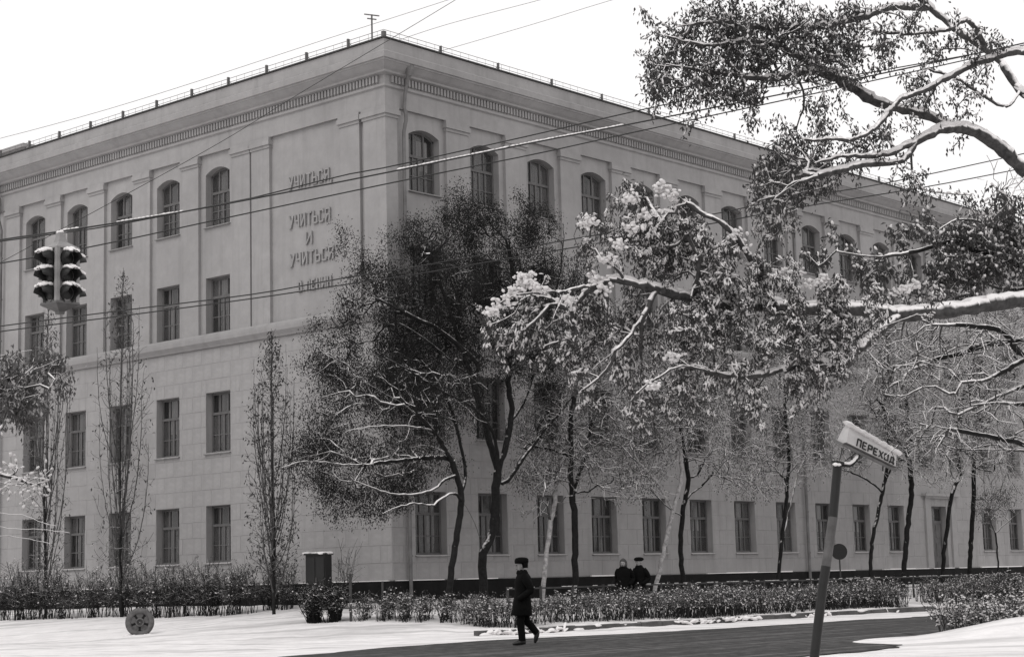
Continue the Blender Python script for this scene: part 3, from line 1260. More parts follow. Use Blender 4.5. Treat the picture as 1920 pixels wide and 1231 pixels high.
def merge(*mbs):
    o = MB()
    for m_ in mbs:
        for k_, fl in m_.f.items():
            pass
        if m_.v:
            V = np.concatenate(m_.v)
            base = o.n
            o.v.append(V)
            for k_, fl in m_.f.items():
                o.f.setdefault(k_, []).append(np.concatenate(fl) + base)
            o.n += len(V)
    return o


def leaf_mb(pts, rng, size, droop=.5, wid=.45, spread=.0, jit=.35):
    """folded leaf blades hanging from the given points"""
    n = len(pts)
    d = rng.normal(0, 1, (n, 3))
    d[:, 2] -= droop * 2.2
    d /= np.linalg.norm(d, axis=1)[:, None]
    up = rng.normal(0, .6, (n, 3)) + ZV
    s = np.cross(d, up)
    s /= np.linalg.norm(s, axis=1)[:, None] + 1e-9
    nn = np.cross(s, d)
    L = size * (1 + jit * rng.uniform(-1, 1, n))[:, None]
    b0 = pts + rng.normal(0, 1, (n, 3)) * spread
    mid = b0 + d * L * .5
    V = np.stack([b0, mid + s * L * wid * .5 + nn * L * .12, b0 + d * L - nn * L * .12, mid - s * L * wid * .5 + nn * L * .12], 1).reshape(-1, 3)
    i = np.arange(n)[:, None] * 4
    F3 = np.concatenate([i + np.array([0, 1, 2]), i + np.array([0, 2, 3])])
    mb = MB()
    mb.add(V, F3)
    return mb


PHI = (1 + 5 ** .5) / 2
ICOV = np.array([(-1, PHI, 0), (1, PHI, 0), (-1, -PHI, 0), (1, -PHI, 0), (0, -1, PHI), (0, 1, PHI), (0, -1, -PHI), (0, 1, -PHI), (PHI, 0, -1), (PHI, 0, 1), (-PHI, 0, -1), (-PHI, 0, 1)]) / math.sqrt(1 + PHI ** 2)
ICOF = np.array([(0, 11, 5), (0, 5, 1), (0, 1, 7), (0, 7, 10), (0, 10, 11), (1, 5, 9), (5, 11, 4), (11, 10, 2), (10, 7, 6), (7, 1, 8), (3, 9, 4), (3, 4, 2), (3, 2, 6), (3, 6, 8), (3, 8, 9), (4, 9, 5), (2, 4, 11), (6, 2, 10), (8, 6, 7), (9, 8, 1)])
E2 = {}
v2 = list(map(tuple, ICOV))
f2 = []
for a_, b_, c_ in ICOF:
    mids = []
    for i_, j_ in ((a_, b_), (b_, c_), (c_, a_)):
        key = (min(i_, j_), max(i_, j_))
        if key not in E2:
            p_ = ICOV[i_] + ICOV[j_]
            E2[key] = len(v2)
            v2.append(tuple(p_ / np.linalg.norm(p_)))
        mids.append(E2[key])
    f2 += [(a_, mids[0], mids[2]), (b_, mids[1], mids[0]), (c_, mids[2], mids[1]), (mids[0], mids[1], mids[2])]
ICO2V, ICO2F = np.array(v2), np.array(f2)


def lumps(pts, dirs, rad, rng, fine=False, along=(1.0, 2.2), flat=.75):
    """snow lumps, drawn out along dirs"""
    V0, F0 = (ICO2V, ICO2F) if fine else (ICOV, ICOF)
    n, k = len(pts), len(V0)
    t = dirs / (np.linalg.norm(dirs, axis=1)[:, None] + 1e-9)
    a = np.cross(t, ZV + rng.normal(0, .2, (n, 3)))
    a /= np.linalg.norm(a, axis=1)[:, None] + 1e-9
    bb = np.cross(a, t)
    st = rng.uniform(*along, n)
    R_ = rad[:, None, None]
    W = V0[None] * (1 + rng.normal(0, .16, (n, k, 1)))
    V = pts[:, None] + R_ * (W[..., :1] * st[:, None, None] * t[:, None] + W[..., 1:2] * a[:, None] + W[..., 2:3] * flat * bb[:, None])
    F_ = (np.arange(n)[:, None, None] * k + F0[None]).reshape(-1, 3)
    mb = MB()
    mb.add(V.reshape(-1, 3), F_)
    return mb


def blob_pts(blobs, n, Y, rng, depth=None, scale_depth=1.0, cl=1, cs=(.2, .2, .3), drop=0.0):
    """points spread through ellipsoids given by picture position and size, standing Y metres away"""
    ws = np.array([b_[2] * b_[3] * (b_[5] if len(b_) > 5 else 1) for b_ in blobs], float)
    ws /= ws.sum()
    out = []
    for b_, w_ in zip(blobs, ws):
        k = max(1, int(round(n * w_ / cl)))
        yy = Y + (b_[4] if len(b_) > 4 else 0)
        c = at(b_[0], b_[1], yy)
        rx, rz = b_[2] * yy / FPX, b_[3] * yy / FPX
        ry = (rx + rz) / 2 * scale_depth if depth is None else depth
        q = rng.normal(0, 1, (k, 3))
        q /= np.linalg.norm(q, axis=1)[:, None]
        q *= rng.uniform(0, 1, (k, 1)) ** .45 * (1 + .28 * np.abs(rng.normal(0, 1, (k, 1))) * (rng.uniform(0, 1, (k, 1)) < .5))
        q = c + q * np.array([rx, ry, rz])
        if cl > 1:
            q = np.repeat(q, cl, 0)
            q = q + rng.normal(0, 1, q.shape) * np.array(cs)
            q[:, 2] -= np.abs(rng.normal(0, 1, len(q))) * drop
        out.append(q)
    return np.concatenate(out)


def finish_tree(name, tree, label, cat, base, tip, root, bark, twig, leaf=None, leaf_n=0, leaf_size=.07, snow=None, thick=.03, group=None, droop=.5,
                leaf_cnt=3, leaf_spread=.06, rng=RNG, limb_r=None, leaf_mask=None):
    r = tree.radii(tip, root, limb_r)
    o = empty(name, base, label, cat, group)
    big = tree.rooted_part(thick)
    med = ~big & (r > tip * 2.2)
    fine_ = ~big & (r <= tip * 2.2)
    tree.tubes(big, 9).build('trunk', bark, o, True)
    br_ = merge(tree.tubes(med, 5), tree.tubes(fine_, 3))
    if br_.v:
        br_.build('branches', twig, o, True, kind='stuff')
    if leaf and leaf_n:
        tips = np.nonzero((tree.cnt <= leaf_cnt) & (np.arange(tree.n) >= tree.nlimb))[0]
        if leaf_mask is not None:
            tips = tips[leaf_mask(tree.pos[tips])]
        if len(tips):
            k = rng.choice(tips, leaf_n)
            leaf_mb(tree.pos[k], rng, leaf_size, droop, spread=leaf_spread).build('leaves', leaf, o, kind='stuff')
    return o


def row(px_pts, m):
    """points of a trunk seen in the picture, standing m metres out from the right facade"""
    return [onR(x, y, m) for x, y in px_pts]


def rooted(line, drop=.25):
    """carry a trunk line down into the ground"""
    p0, p1 = np.array(line[0]), np.array(line[1])
    d = (p0 - p1) / np.linalg.norm(p0 - p1)
    q = p0.copy()
    for _ in range(60):
        if q[2] < tz(q) - drop:
            break
        q = q + d * .06
    return [q] + [np.array(x) for x in line]


def deepen(limb, dy):
    """push a limb progressively towards or away from the street so that a crown has depth"""
    n = len(limb)
    return [np.array(p) + NR * dy * (i / (n - 1)) for i, p in enumerate(limb)]


# --- the two dark leafy trees before the corner
mB = 3.4
trunkB = rooted(row([(906, 1095), (905, 1040), (922, 1000), (929, 950), (930, 909), (936, 874), (948, 838), (957, 800), (959, 760), (953, 715), (958, 660), (966, 600), (962, 520), (950, 450)], mB))
limbsB = [trunkB,
          deepen(row([(932, 900), (926, 858), (911, 818), (884, 785), (840, 757), (790, 738), (720, 700), (650, 668)], mB), 1.2),
          deepen(row([(937, 892), (928, 846), (917, 790), (905, 730), (890, 670), (872, 600), (850, 520), (838, 450)], mB), -.7),
          deepen(row([(938, 905), (948, 899), (978, 848), (1003, 808), (1033, 768), (1060, 715), (1075, 650)], mB), .8),
          deepen(row([(950, 826), (958, 798), (988, 763), (1010, 728), (1023, 690), (1010, 600), (1000, 500), (995, 430)], mB), -1.0),
          deepen(row([(957, 690), (985, 640), (1005, 580), (1010, 500), (1000, 430)], mB), 1.3),
          deepen(row([(893, 680), (850, 620), (780, 570), (715, 520)], mB), -1.3),
          deepen(row([(905, 730), (850, 690), (780, 640), (700, 600), (640, 580)], mB), .9),
          deepen(row([(866, 580), (825, 500), (800, 430)], mB), .5),
          deepen(row([(985, 835), (1040, 805), (1090, 795), (1130, 770)], mB), .9),
          deepen(row([(1003, 808), (1055, 745), (1095, 690), (1110, 630)], mB), -.6),
          ]
blobsB = [(800, 455, 45, 50, .3, 1.0), (855, 425, 36, 45, .8), (925, 425, 48, 55, 1.4, 1.1), (995, 440, 52, 62, 1.6, 1.1), (860, 530, 100, 70, .5, 1.2), (965, 550, 95, 80, 1.4, 1.2),
          (725, 530, 55, 45, -.6, .9), (690, 500, 26, 26, -.5, .5), (735, 455, 9, 50, .2, .5), (690, 600, 62, 48, -.8, .8), (800, 630, 95, 66, .0, 1.0), (640, 665, 52, 40, -1.0, .8), (600, 645, 22, 25, -1.2, .5), (735, 695, 80, 55, -.6, .9), (900, 660, 90, 60, .5, .9),
          (1010, 650, 60, 60, 1.4, .7), (1060, 560, 40, 70, 2.2, .6), (650, 580, 24, 24, -1, .4), (1040, 720, 50, 40, 1.3, .4), (870, 740, 70, 40, 0, .45), (648, 460, 6, 30, -.5, .08)]
YB = onR(906, 800, mB)[1]
rB = np.random.default_rng(31)
tB = Tree(limbsB, blob_pts(blobsB, 2700, YB, rB, scale_depth=1.3, cl=9, cs=(.17, .2, .32)), .22, rB, dirw=.5, lift=.15, noattach=lambda p: p[:, 2] < 4.2)
finish_tree('leafy_tree', tB, 'tallest dark tree with dense withered leaves before the corner, its trunk forked low', 'tree', trunkB[0] + ZV * .25, .0075, .135, M['bark'], M['dtwig'],
            M['leaf_dark'], 105000, .064, limb_r={1: (.06, .014), 2: (.05, .014), 3: (.065, .012), 4: (.05, .012), 5: (.045, .012), 6: (.04, .01), 7: (.035, .01), 8: (.03, .01), 9: (.03, .01), 10: (.035, .01), 11: (.03, .01)}, group='trees in front of the school', thick=.045, leaf_spread=.15, rng=rB)

mA = 4.6
trunkA = rooted(row([(842, 1100), (851, 1040), (857, 1000), (863, 960), (866, 940), (863, 915), (857, 895), (848, 866), (830, 835), (810, 805), (780, 775), (745, 750), (700, 725), (655, 700)], mA))
limbsA = [trunkA,
          row([(866, 940), (876, 951), (888, 975), (897, 1000), (905, 1028)], mA),
          deepen(row([(864, 940), (850, 927), (832, 925), (802, 935), (777, 948), (735, 945), (690, 955), (660, 965)], mA), 1.2),
          deepen(row([(855, 893), (832, 896), (807, 916), (761, 927), (711, 924), (670, 912), (640, 901), (600, 880)], mA), .6),
          deepen(row([(845, 860), (837, 856), (787, 858), (726, 866), (690, 868), (651, 864), (610, 860), (575, 870)], mA), -1.0),
          deepen(row([(810, 805), (760, 800), (700, 800), (640, 805), (600, 815)], mA), 1.0),
          deepen(row([(866, 925), (880, 890), (882, 850), (878, 800), (870, 750), (850, 700)], mA), -.8),
          ]
blobsA = [(620, 700, 45, 45, -.4, .8), (585, 650, 18, 20, -.5, .35), (690, 745, 85, 50, 0, .85), (625, 800, 55, 45, -.4, .6), (600, 850, 50, 55, -.2, .85), (572, 845, 22, 45, -.2, .5), (690, 850, 85, 40, 0, .7), (650, 905, 60, 45, .2, .85), (760, 885, 80, 45, .3, .6), (720, 940, 80, 28, .5, .7),
          (640, 950, 35, 20, .2, .4), (800, 790, 75, 50, 0, .6), (850, 720, 60, 60, 0, .5), (810, 840, 40, 40, -.5, .3), (750, 700, 60, 50, 0, .5)]
YA = onR(845, 900, mA)[1]
rA = np.random.default_rng(32)
tA = Tree(limbsA, blob_pts(blobsA, 2000, YA, rA, scale_depth=1.2, cl=8, cs=(.24, .22, .17)), .2, rA, dirw=.5, lift=-.05, noattach=lambda p: p[:, 2] < 2.9)
finish_tree('leafy_tree', tA, 'dark leafy tree with long low boughs spreading over the blank wall, trunk leaning', 'tree', trunkA[0] + ZV * .25, .0075, .095, M['bark'], M['twig'],
            M['leaf_dark'], 46000, .062, limb_r={2: (.045, .012), 3: (.045, .012), 4: (.04, .012), 5: (.03, .01), 6: (.035, .01)}, group='trees in front of the school', thick=.04, leaf_spread=.14, rng=rA)

# --- the row of slim bare trees along the right facade
def slim(px, m, limbs, blobs, label, targets=600, root=.09, leaf_n=0, bark='bark', twig='twig', seed=1, tip=.0068, lo=3.0, leafm='leaf_mid', leaf_size=.06, name='bare_tree', sd=1.2):
    rg = np.random.default_rng(seed)
    tr = rooted(row(px, m))
    ls = [tr]
    for i, l in enumerate(limbs):
        ls.append(deepen(row(l, m), rg.uniform(-1.3, 1.3)))
    Y = tr[1][1]
    t = Tree(ls, blob_pts(blobs, int(targets * (3.6 if px[0][0] < 1400 else 6.0)), Y, rg, scale_depth=sd), .2, rg, dirw=.55, lift=.05, noattach=lambda p: p[:, 2] < lo, wob=.07)
    return finish_tree(name, t, label, 'tree', tr[0] + ZV * .25, tip, root, M[bark], M[twig], M[leafm], int(leaf_n * 3.2 + 900), leaf_size, group='trees in front of the school', thick=.032, leaf_spread=.1, rng=rg)


slim([(1020, 1090), (1024, 1040), (1030, 1000), (1036, 960), (1041, 930), (1044, 890), (1050, 840), (1040, 790)], 3.4,
     [[(1031, 972), (1018, 955), (1000, 942), (985, 943), (970, 955), (962, 968)], [(1040, 945), (1060, 938), (1085, 935)], [(1044, 890), (1030, 850), (1010, 820)]],
     [(1030, 800, 60, 70), (1010, 870, 50, 40), (1070, 860, 50, 60), (1000, 950, 40, 20, 0, .3)], 'slender pale tree with whitewashed stem just right of the walking man', 420, .075, 500, 'paletrunk', 'twig', 41)
slim([(1078, 1095), (1078, 1040), (1078, 1000), (1076, 960), (1074, 925), (1085, 890), (1098, 850), (1108, 800), (1118, 740), (1125, 680)], 3.9,
     [[(1074, 925), (1064, 890), (1058, 840), (1052, 780), (1060, 720), (1070, 660)], [(1076, 926), (1095, 920), (1120, 924), (1160, 940), (1190, 936), (1225, 928)],
      [(1074, 935), (1050, 915), (1020, 896), (990, 890), (960, 892)], [(1098, 850), (1130, 820), (1170, 800), (1210, 790)], [(1060, 850), (1020, 830), (985, 800)]],
     [(1075, 720, 80, 90), (1130, 640, 70, 80), (1170, 780, 80, 70), (1010, 800, 60, 60), (1100, 840, 70, 50), (1180, 900, 70, 40), (1000, 900, 60, 30), (1080, 600, 70, 70)],
     'straight dark trunked tree forking above the ground floor, second window from the corner', 1300, .105, 5000, 'bark', 'twig', 42)
slim([(1233, 1085), (1243, 1040), (1254, 990), (1264, 950), (1272, 920), (1278, 890), (1276, 840), (1268, 790), (1262, 730)], 4.3,
     [[(1262, 955), (1245, 935), (1222, 903), (1192, 872), (1160, 850), (1130, 830)], [(1278, 890), (1300, 850), (1330, 830)]],
     [(1250, 760, 70, 80), (1170, 820, 60, 50), (1300, 790, 60, 60), (1200, 700, 60, 70)], 'leaning pale stemmed tree behind the two people by the railing', 620, .075, 1500, 'paletrunk', 'twig', 43)
slim([(1281, 1090), (1277, 1040), (1276, 1000), (1280, 960), (1286, 930), (1291, 900), (1286, 860), (1278, 820), (1274, 770), (1272, 700), (1275, 640)], 3.8,
     [[(1291, 905), (1300, 880), (1312, 850), (1330, 815), (1348, 785), (1370, 740)], [(1288, 935), (1310, 918), (1345, 918), (1385, 910), (1420, 905), (1460, 895)], [(1280, 965), (1262, 955), (1240, 930), (1205, 890)],
      [(1285, 860), (1250, 830), (1200, 828), (1140, 828)], [(1290, 895), (1330, 888), (1380, 892), (1440, 890)]],
     [(1280, 740, 80, 90), (1350, 760, 70, 70), (1380, 860, 80, 50), (1210, 850, 70, 50), (1420, 910, 70, 25), (1320, 680, 70, 70), (1230, 660, 70, 60)],
     'slim tree with dark forked trunk and wide snow lined boughs, beside the two people', 1300, .085, 3200, 'bark', 'twig', 44)
slim([(1458, 1085), (1464, 1030), (1470, 985), (1474, 940), (1476, 905), (1480, 860), (1475, 800), (1470, 740)], 4.1,
     [[(1468, 1005), (1477, 960), (1486, 915), (1498, 870), (1520, 825), (1542, 785)], [(1486, 915), (1510, 893), (1545, 882), (1575, 884)], [(1476, 905), (1440, 880), (1400, 860)]],
     [(1470, 800, 70, 70), (1480, 640, 80, 60), (1560, 640, 80, 70), (1530, 800, 60, 60), (1420, 850, 60, 40), (1540, 870, 60, 30), (1450, 720, 70, 70), (1520, 720, 60, 60)],
     'twin stemmed slim tree by the downpipe, between the fork and the bent sign pole', 1000, .07, 1500, 'bark', 'twig', 45)
slim([(1631, 1085), (1633, 1040), (1638, 1000), (1646, 960), (1655, 920), (1663, 880), (1665, 830), (1660, 770)], 4.3,
     [[(1645, 965), (1662, 945), (1690, 920), (1730, 903), (1765, 895), (1800, 888)], [(1655, 920), (1635, 890), (1605, 870)], [(1663, 870), (1690, 830), (1720, 800)]],
     [(1660, 790, 70, 70), (1730, 850, 70, 50), (1600, 850, 50, 40), (1700, 730, 70, 60), (1620, 720, 60, 60), (1770, 890, 50, 25), (1640, 640, 80, 70), (1720, 630, 70, 60)],
     'curved slim tree standing just right of the sign pole', 1000, .075, 700, 'bark', 'twig', 46)
slim([(1694, 1085), (1697, 1040), (1701, 1000), (1705, 960), (1709, 920), (1706, 870), (1702, 800), (1700, 730)], 4.8,
     [[(1707, 920), (1735, 880), (1760, 850)], [(1706, 870), (1680, 840), (1650, 820)]],
     [(1710, 790, 70, 80), (1760, 820, 50, 60), (1660, 780, 50, 60), (1730, 700, 80, 60), (1760, 630, 80, 70)], 'straight rough trunked tree left of the side door', 1000, .105, 500, 'bark', 'twig', 47)
slim([(1767, 1092), (1770, 1040), (1776, 990), (1781, 950), (1787, 920), (1800, 890), (1812, 865), (1825, 830), (1835, 770)], 4.8,
     [[(1783, 940), (1768, 915), (1720, 905)], [(1800, 890), (1790, 850), (1780, 800)]],
     [(1830, 780, 60, 70), (1780, 800, 50, 70), (1850, 850, 50, 50), (1820, 680, 80, 80), (1860, 600, 70, 60)], 'slim tree with a curved trunk standing across the side door', 1000, .085, 500, 'bark', 'twig', 48)
slim([(1818, 1078), (1820, 1040), (1822, 1000), (1825, 950), (1826, 900), (1826, 850), (1828, 790)], 4.0,
     [[(1824, 955), (1850, 960), (1880, 968), (1905, 966)], [(1826, 880), (1860, 850), (1890, 830)], [(1826, 860), (1800, 830)]],
     [(1860, 790, 70, 80), (1900, 850, 50, 60), (1830, 720, 60, 60), (1880, 930, 50, 30), (1890, 660, 60, 90), (1920, 580, 60, 80)], 'thick straight dark tree right of the side door', 900, .1, 900, 'bark', 'twig', 49)
slim([(1872, 1075), (1870, 1030), (1866, 1000), (1855, 970), (1838, 945)], 5.6,
     [[(1866, 1000), (1880, 960)]], [(1850, 950, 30, 30), (1880, 940, 20, 30)], 'thin bent sapling before the last ground floor windows', 60, .035, 60, 'bark', 'twig', 50, lo=2.0, name='sapling')


# --- poplars before the left facade
def poplar(px, top, wid, m, label, seed, stems=20, tw=1400, leaf_n=500):
    rg = np.random.default_rng(seed)
    base = onL(px[0], px[1], m)
    base[2] = tz(base) - .2
    H_ = onL(px[0], top, m)[2] - base[2]
    W_ = wid * base[1] / FPX
    ls = [[base, base + ZV * H_ * .25 + rg.normal(0, .05, 3), base + ZV * H_ * .55 + rg.normal(0, .1, 3) * (1, 1, 0), base + ZV * H_ * .99]]
    for i in range(stems):
        th, h0 = rg.uniform(0, 2 * math.pi), rg.uniform(.05, .45) * H_
        rr = W_ * rg.uniform(.45, 1.0)
        out = np.array([math.cos(th), math.sin(th) * .8, 0])
        hh = min(H_ * rg.uniform(.3, .6), H_ * .97 - h0)
        ls.append([base + ZV * h0, base + ZV * (h0 + hh * .3) + out * rr * .6, base + ZV * (h0 + hh * .65) + out * rr * .9, base + ZV * (h0 + hh) + out * rr * .95])
    tg = []
    for _ in range(tw):
        z = rg.uniform(.16, 1.0)
        rad = W_ * (1.05 if z < .7 else 1.05 * (1 - (z - .7) / .3) ** .7) * rg.uniform(0.1, 1)
        th = rg.uniform(0, 2 * math.pi)
        tg.append(base + np.array([math.cos(th) * rad, math.sin(th) * rad, z * H_]))
    t = Tree(ls, tg, .2, rg, dirw=1.6, lift=.7, noattach=lambda p: p[:, 2] < base[2] + .06 * H_, wob=.04)
    return finish_tree('poplar', t, label, 'tree', base + ZV * .2, .0062, .058, M['dtwig'], M['poplar_twig'], M['leaf_mid'], leaf_n, .11, group='poplars before the left facade', thick=.035, leaf_spread=.08, rng=rg)


poplar((86, 1110), 560, 46, 3.2, 'slender bare poplar nearest the far end of the left facade', 61)
poplar((228, 1115), 500, 56, 3.4, 'bare poplar standing before the third window column from the far end', 62, 22, 1600)
poplar((512, 1125), 615, 52, 3.0, 'upright poplar with a few clinging leaves beside the dark cabinet', 63, 24, 2100, 1500)


# --- shrubs and hedges
def shrub_parts(pts_base, heights, spread, rng, nseg=5, twigs=3, r0=.011, lean=.4, leafsize=.05, nleaf=2, top_only=.35):
    """many upright twigs from the ground with side twigs, as one mass of stems and one of small leaves"""
    n = len(pts_base)
    th = rng.uniform(0, 2 * math.pi, n)
    out = np.stack([np.cos(th), np.sin(th), 0 * th], 1) * spread[:, None] * rng.uniform(.2, 1, (n, 1))
    T_ = np.linspace(0, 1, nseg + 1)
    bend = rng.normal(0, .06, (n, nseg + 1, 3))
    bend[:, 0] = 0
    S = pts_base[:, None] + ZV * (T_[None, :, None] * heights[:, None, None]) + out[:, None] * (T_[None, :, None] ** 1.5) + np.cumsum(bend, 1) * heights[:, None, None] * .5
    lines, rads = [S], [np.repeat((r0 * (1 - .55 * T_))[None], n, 0)]
    side_n = n * twigs
    i = np.repeat(np.arange(n), twigs)
    s = rng.uniform(top_only, .95, side_n)
    kf = s * nseg
    k0 = np.minimum(kf.astype(int), nseg - 1)
    fr_ = (kf - k0)[:, None]
    p = S[i, k0] * (1 - fr_) + S[i, k0 + 1] * fr_
    d = rng.normal(0, 1, (side_n, 3))
    d[:, 2] = np.abs(d[:, 2]) * .9 + .2
    d /= np.linalg.norm(d, axis=1)[:, None]
    L = heights[i][:, None] * rng.uniform(.12, .34, (side_n, 1))
    T2 = np.linspace(0, 1, 4)
    S2 = p[:, None] + d[:, None] * L[:, None] * T2[None, :, None] + rng.normal(0, .02, (side_n, 4, 3)) * T2[None, :, None]
    lines.append(S2)
    rads.append(np.repeat((r0 * .55 * (1 - .5 * T2))[None], side_n, 0))
    mb = MB()
    for Ln, Rd in zip(lines, rads):
        m_, q_ = Ln.shape[:2]
        t = np.gradient(Ln, axis=1)
        t /= np.linalg.norm(t, axis=2)[..., None] + 1e-9
        a = np.cross(t, np.array([.79, .6, .06]))
        a /= np.linalg.norm(a, axis=2)[..., None] + 1e-9
        b2 = np.cross(t, a)
        an = np.array([0, 2.0944, 4.18879])
        ring = Ln[:, :, None] + Rd[:, :, None, None] * (np.cos(an)[None, None, :, None] * a[:, :, None] + np.sin(an)[None, None, :, None] * b2[:, :, None])
        base = (np.arange(m_)[:, None] * q_ + np.arange(q_ - 1)[None])[..., None, None] * 3
        j = np.arange(3)
        f = np.stack([j, (j + 1) % 3, (j + 1) % 3 + 3, j + 3], 1)
        mb.add(ring.reshape(-1, 3), (base + f[None, None]).reshape(-1, 4))
    tipsP = S2[:, 1:].reshape(-1, 3)
    return mb, tipsP


def hedge(name, label, cat, path, width, height, dens, rng, nleaf, group=None, leaf='leaf_hedge', bark='hedge', spread=.36, leafsize=.055, snow_n=0, twigs=4, hvar=.12, r0=.011, top_only=.42, clump_d=.55):
    path = np.asarray(path, float)
    ln = np.linalg.norm(np.diff(path[:, :2], axis=0), axis=1)
    tot = ln.sum()
    n = int(tot * dens)
    s = rng.uniform(0, tot, n)
    if clump_d:
        cs_ = (np.floor(s / clump_d) + .5 + .35 * np.sin(np.floor(s / clump_d) * 12.9)) * clump_d
        s = np.clip(cs_ + rng.normal(0, clump_d * .16, n), 0, tot)
    c = np.r_[0, np.cumsum(ln)]
    xy = np.stack([np.interp(s, c, path[:, 0]), np.interp(s, c, path[:, 1])], 1)
    side = rng.uniform(-.5, .5, n) * width
    k = np.clip(np.searchsorted(c, s) - 1, 0, len(ln) - 1)
    tdir = (path[k + 1] - path[k])[:, :2]
    tdir /= np.linalg.norm(tdir, axis=1)[:, None]
    xy = xy + np.stack([-tdir[:, 1], tdir[:, 0]], 1) * side[:, None]
    B = np.c_[xy, np.zeros(n)]
    B[:, 2] = tz(B) - .05
    clump = vnoise(s, s * 0, 1.2, int(rng.integers(1, 90)))
    keep = rng.uniform(0, 1, n) < .45 + .9 * clump
    B, s, clump, side = B[keep], s[keep], clump[keep], side[keep]
    h = height * (1 - hvar + 2 * hvar * rng.uniform(0, 1, len(B)) * (.5 + clump)) * (1 - .25 * (2 * np.abs(side) / width) ** 2)
    mb, tips = shrub_parts(B, h, np.full(len(B), spread), rng, twigs=twigs, r0=r0, top_only=top_only)
    base = np.array([path[:, 0].mean(), path[:, 1].mean(), 0])
    base[2] = tz(base)
    o = empty(name, base, label, cat, group)
    mb.build('stems', M[bark], o, True, kind='stuff')
    if nleaf:
        q = tips[rng.integers(0, len(tips), nleaf)]
        leaf_mb(q, rng, leafsize, .15, .6, spread=.03).build('leaves', M[leaf], o, kind='stuff')
    if snow_n:
        zt = np.array([height]) + 0
        hi = tips[tips[:, 2] > base[2] - .3 + height * .35]
        q = hi[rng.integers(0, len(hi), snow_n)]
        lumps(q, rng.normal(0, 1, (snow_n, 3)) * (1, 1, .25), rng.uniform(.010, .028, snow_n), rng).build('snow_lumps', M['wet_shaded_snow'], o, kind='stuff')
    return o


def mground(x, y, m=None):
    p = march(x, y)
    return p


rH = np.random.default_rng(71)
hp = [march(x, y) for x, y in ((668, 1163), (760, 1164), (860, 1165))]
hq = [K + NR * 7.45 + DR * s_ for s_ in (-3.2, 0, 4, 8, 12, 16, 18.6)]
hedge('clipped_hedge', 'low snow dusted hedge bending round the corner between the iron post and the walking man', 'hedge', [hp[0], hp[1], hp[2], hq[0], hq[1]], 1.0, .76, 95, rH, 5200, snow_n=900, group='hedges along the road')
hedge('clipped_hedge', 'long low snow dusted hedge running along the kerb behind the sign pole', 'hedge', hq[1:], 1.1, .84, 105, rH, 13000, snow_n=3000, group='hedges along the road')
hedge('clipped_hedge', 'short snowy hedge beyond the gap, near the side door', 'hedge', [K + NR * 7.45 + DR * s_ for s_ in (20.6, 24, 28, 33)], 1.2, .9, 90, rH, 5000, snow_n=1600, group='hedges along the road')
c = march(606, 1166)
hedge('rounded_bush', 'dark rounded bush at the end of the hedge, below the dark cabinet', 'bush', [c - np.array([.55, -.1, 0]), c + np.array([.45, 0.1, 0])], 1.0, .95, 420, rH, 2600, snow_n=240, spread=.5, leaf='leaf_dark', bark='bark')
# straggling shrubs before the left facade
for i, (x, y, wd, ht, n_) in enumerate([(20, 1160, 1.6, 1.75, 130), (75, 1158, 1.5, 1.9, 120), (130, 1157, 1.4, 1.85, 120), (185, 1156, 1.4, 1.75, 110), (240, 1155, 1.5, 1.8, 120), (300, 1155, 1.4, 1.75, 110), (352, 1152, 1.3, 1.7, 110), (405, 1150, 1.3, 1.8, 110), (450, 1147, 1.1, 1.7, 100), (515, 1140, 1.2, 1.55, 110)]):
    p = march(x, y)
    w_ = wd / 2
    ht = ht * (.86 if i < 2 else .74)
    lab = ['bushy snow flecked shrub farthest along the left facade', 'tangled shrub at the foot of the farthest poplar', 'tangled shrub between the two far poplars', 'dense twiggy shrub just left of the middle poplar',
           'dark twiggy shrub behind the round wheel', 'thorny looking shrub just right of the wheel', 'bare shrub below the fourth window column', 'tall bare shrub below the window column nearest the corner',
           'thin bare shrub left of the slim upright poplar', 'low bare shrub at the foot of the upright poplar with clinging leaves'][i]
    hedge('bare_shrub', lab, 'shrub', [p + DL * w_, p - DL * w_], .5, ht, n_ / wd * .6, np.random.default_rng(80 + i), 1300, group='shrubs before the left facade', spread=.55, hvar=.35, twigs=11, r0=.013, bark='hedge', snow_n=90, leaf='leaf_hedge', top_only=.42, clump_d=.8)
p = march(640, 1120)
hedge('bare_shrub', 'wispy bare sapling shrub right of the dark cabinet', 'shrub', [onL(648, 1100, 1.5) + DL * .3, onL(648, 1100, 1.5) - DL * .3], .5, 1.9, 40, rH, 60, group='shrubs before the left facade', spread=.5, twigs=4, bark='dtwig')
# the snowy bush before the road's near side at the right
c = at(1835, 1195, 38.6)
c[2] = 0
hedge('snowy_bush', 'loose snowy bush standing by the road on the ploughed bank', 'bush', [c - np.array([.75, .0, 0]), c + np.array([.95, .3, 0])], 1.4, .82, 130, rH, 1500, snow_n=900, spread=.5, twigs=5)
c = at(1890, 1150, 41)
c[2] = 0
hedge('snowy_bush', 'taller snowy bush at the back of the ploughed bank', 'bush', [c - np.array([.8, .0, 0]), c + np.array([.9, .3, 0])], 1.2, .8, 110, rH, 1200, snow_n=700, spread=.5, twigs=5)


# --- near trees whose boughs hang into the picture
def bough(pts):
    return [at(*q) for q in pts]


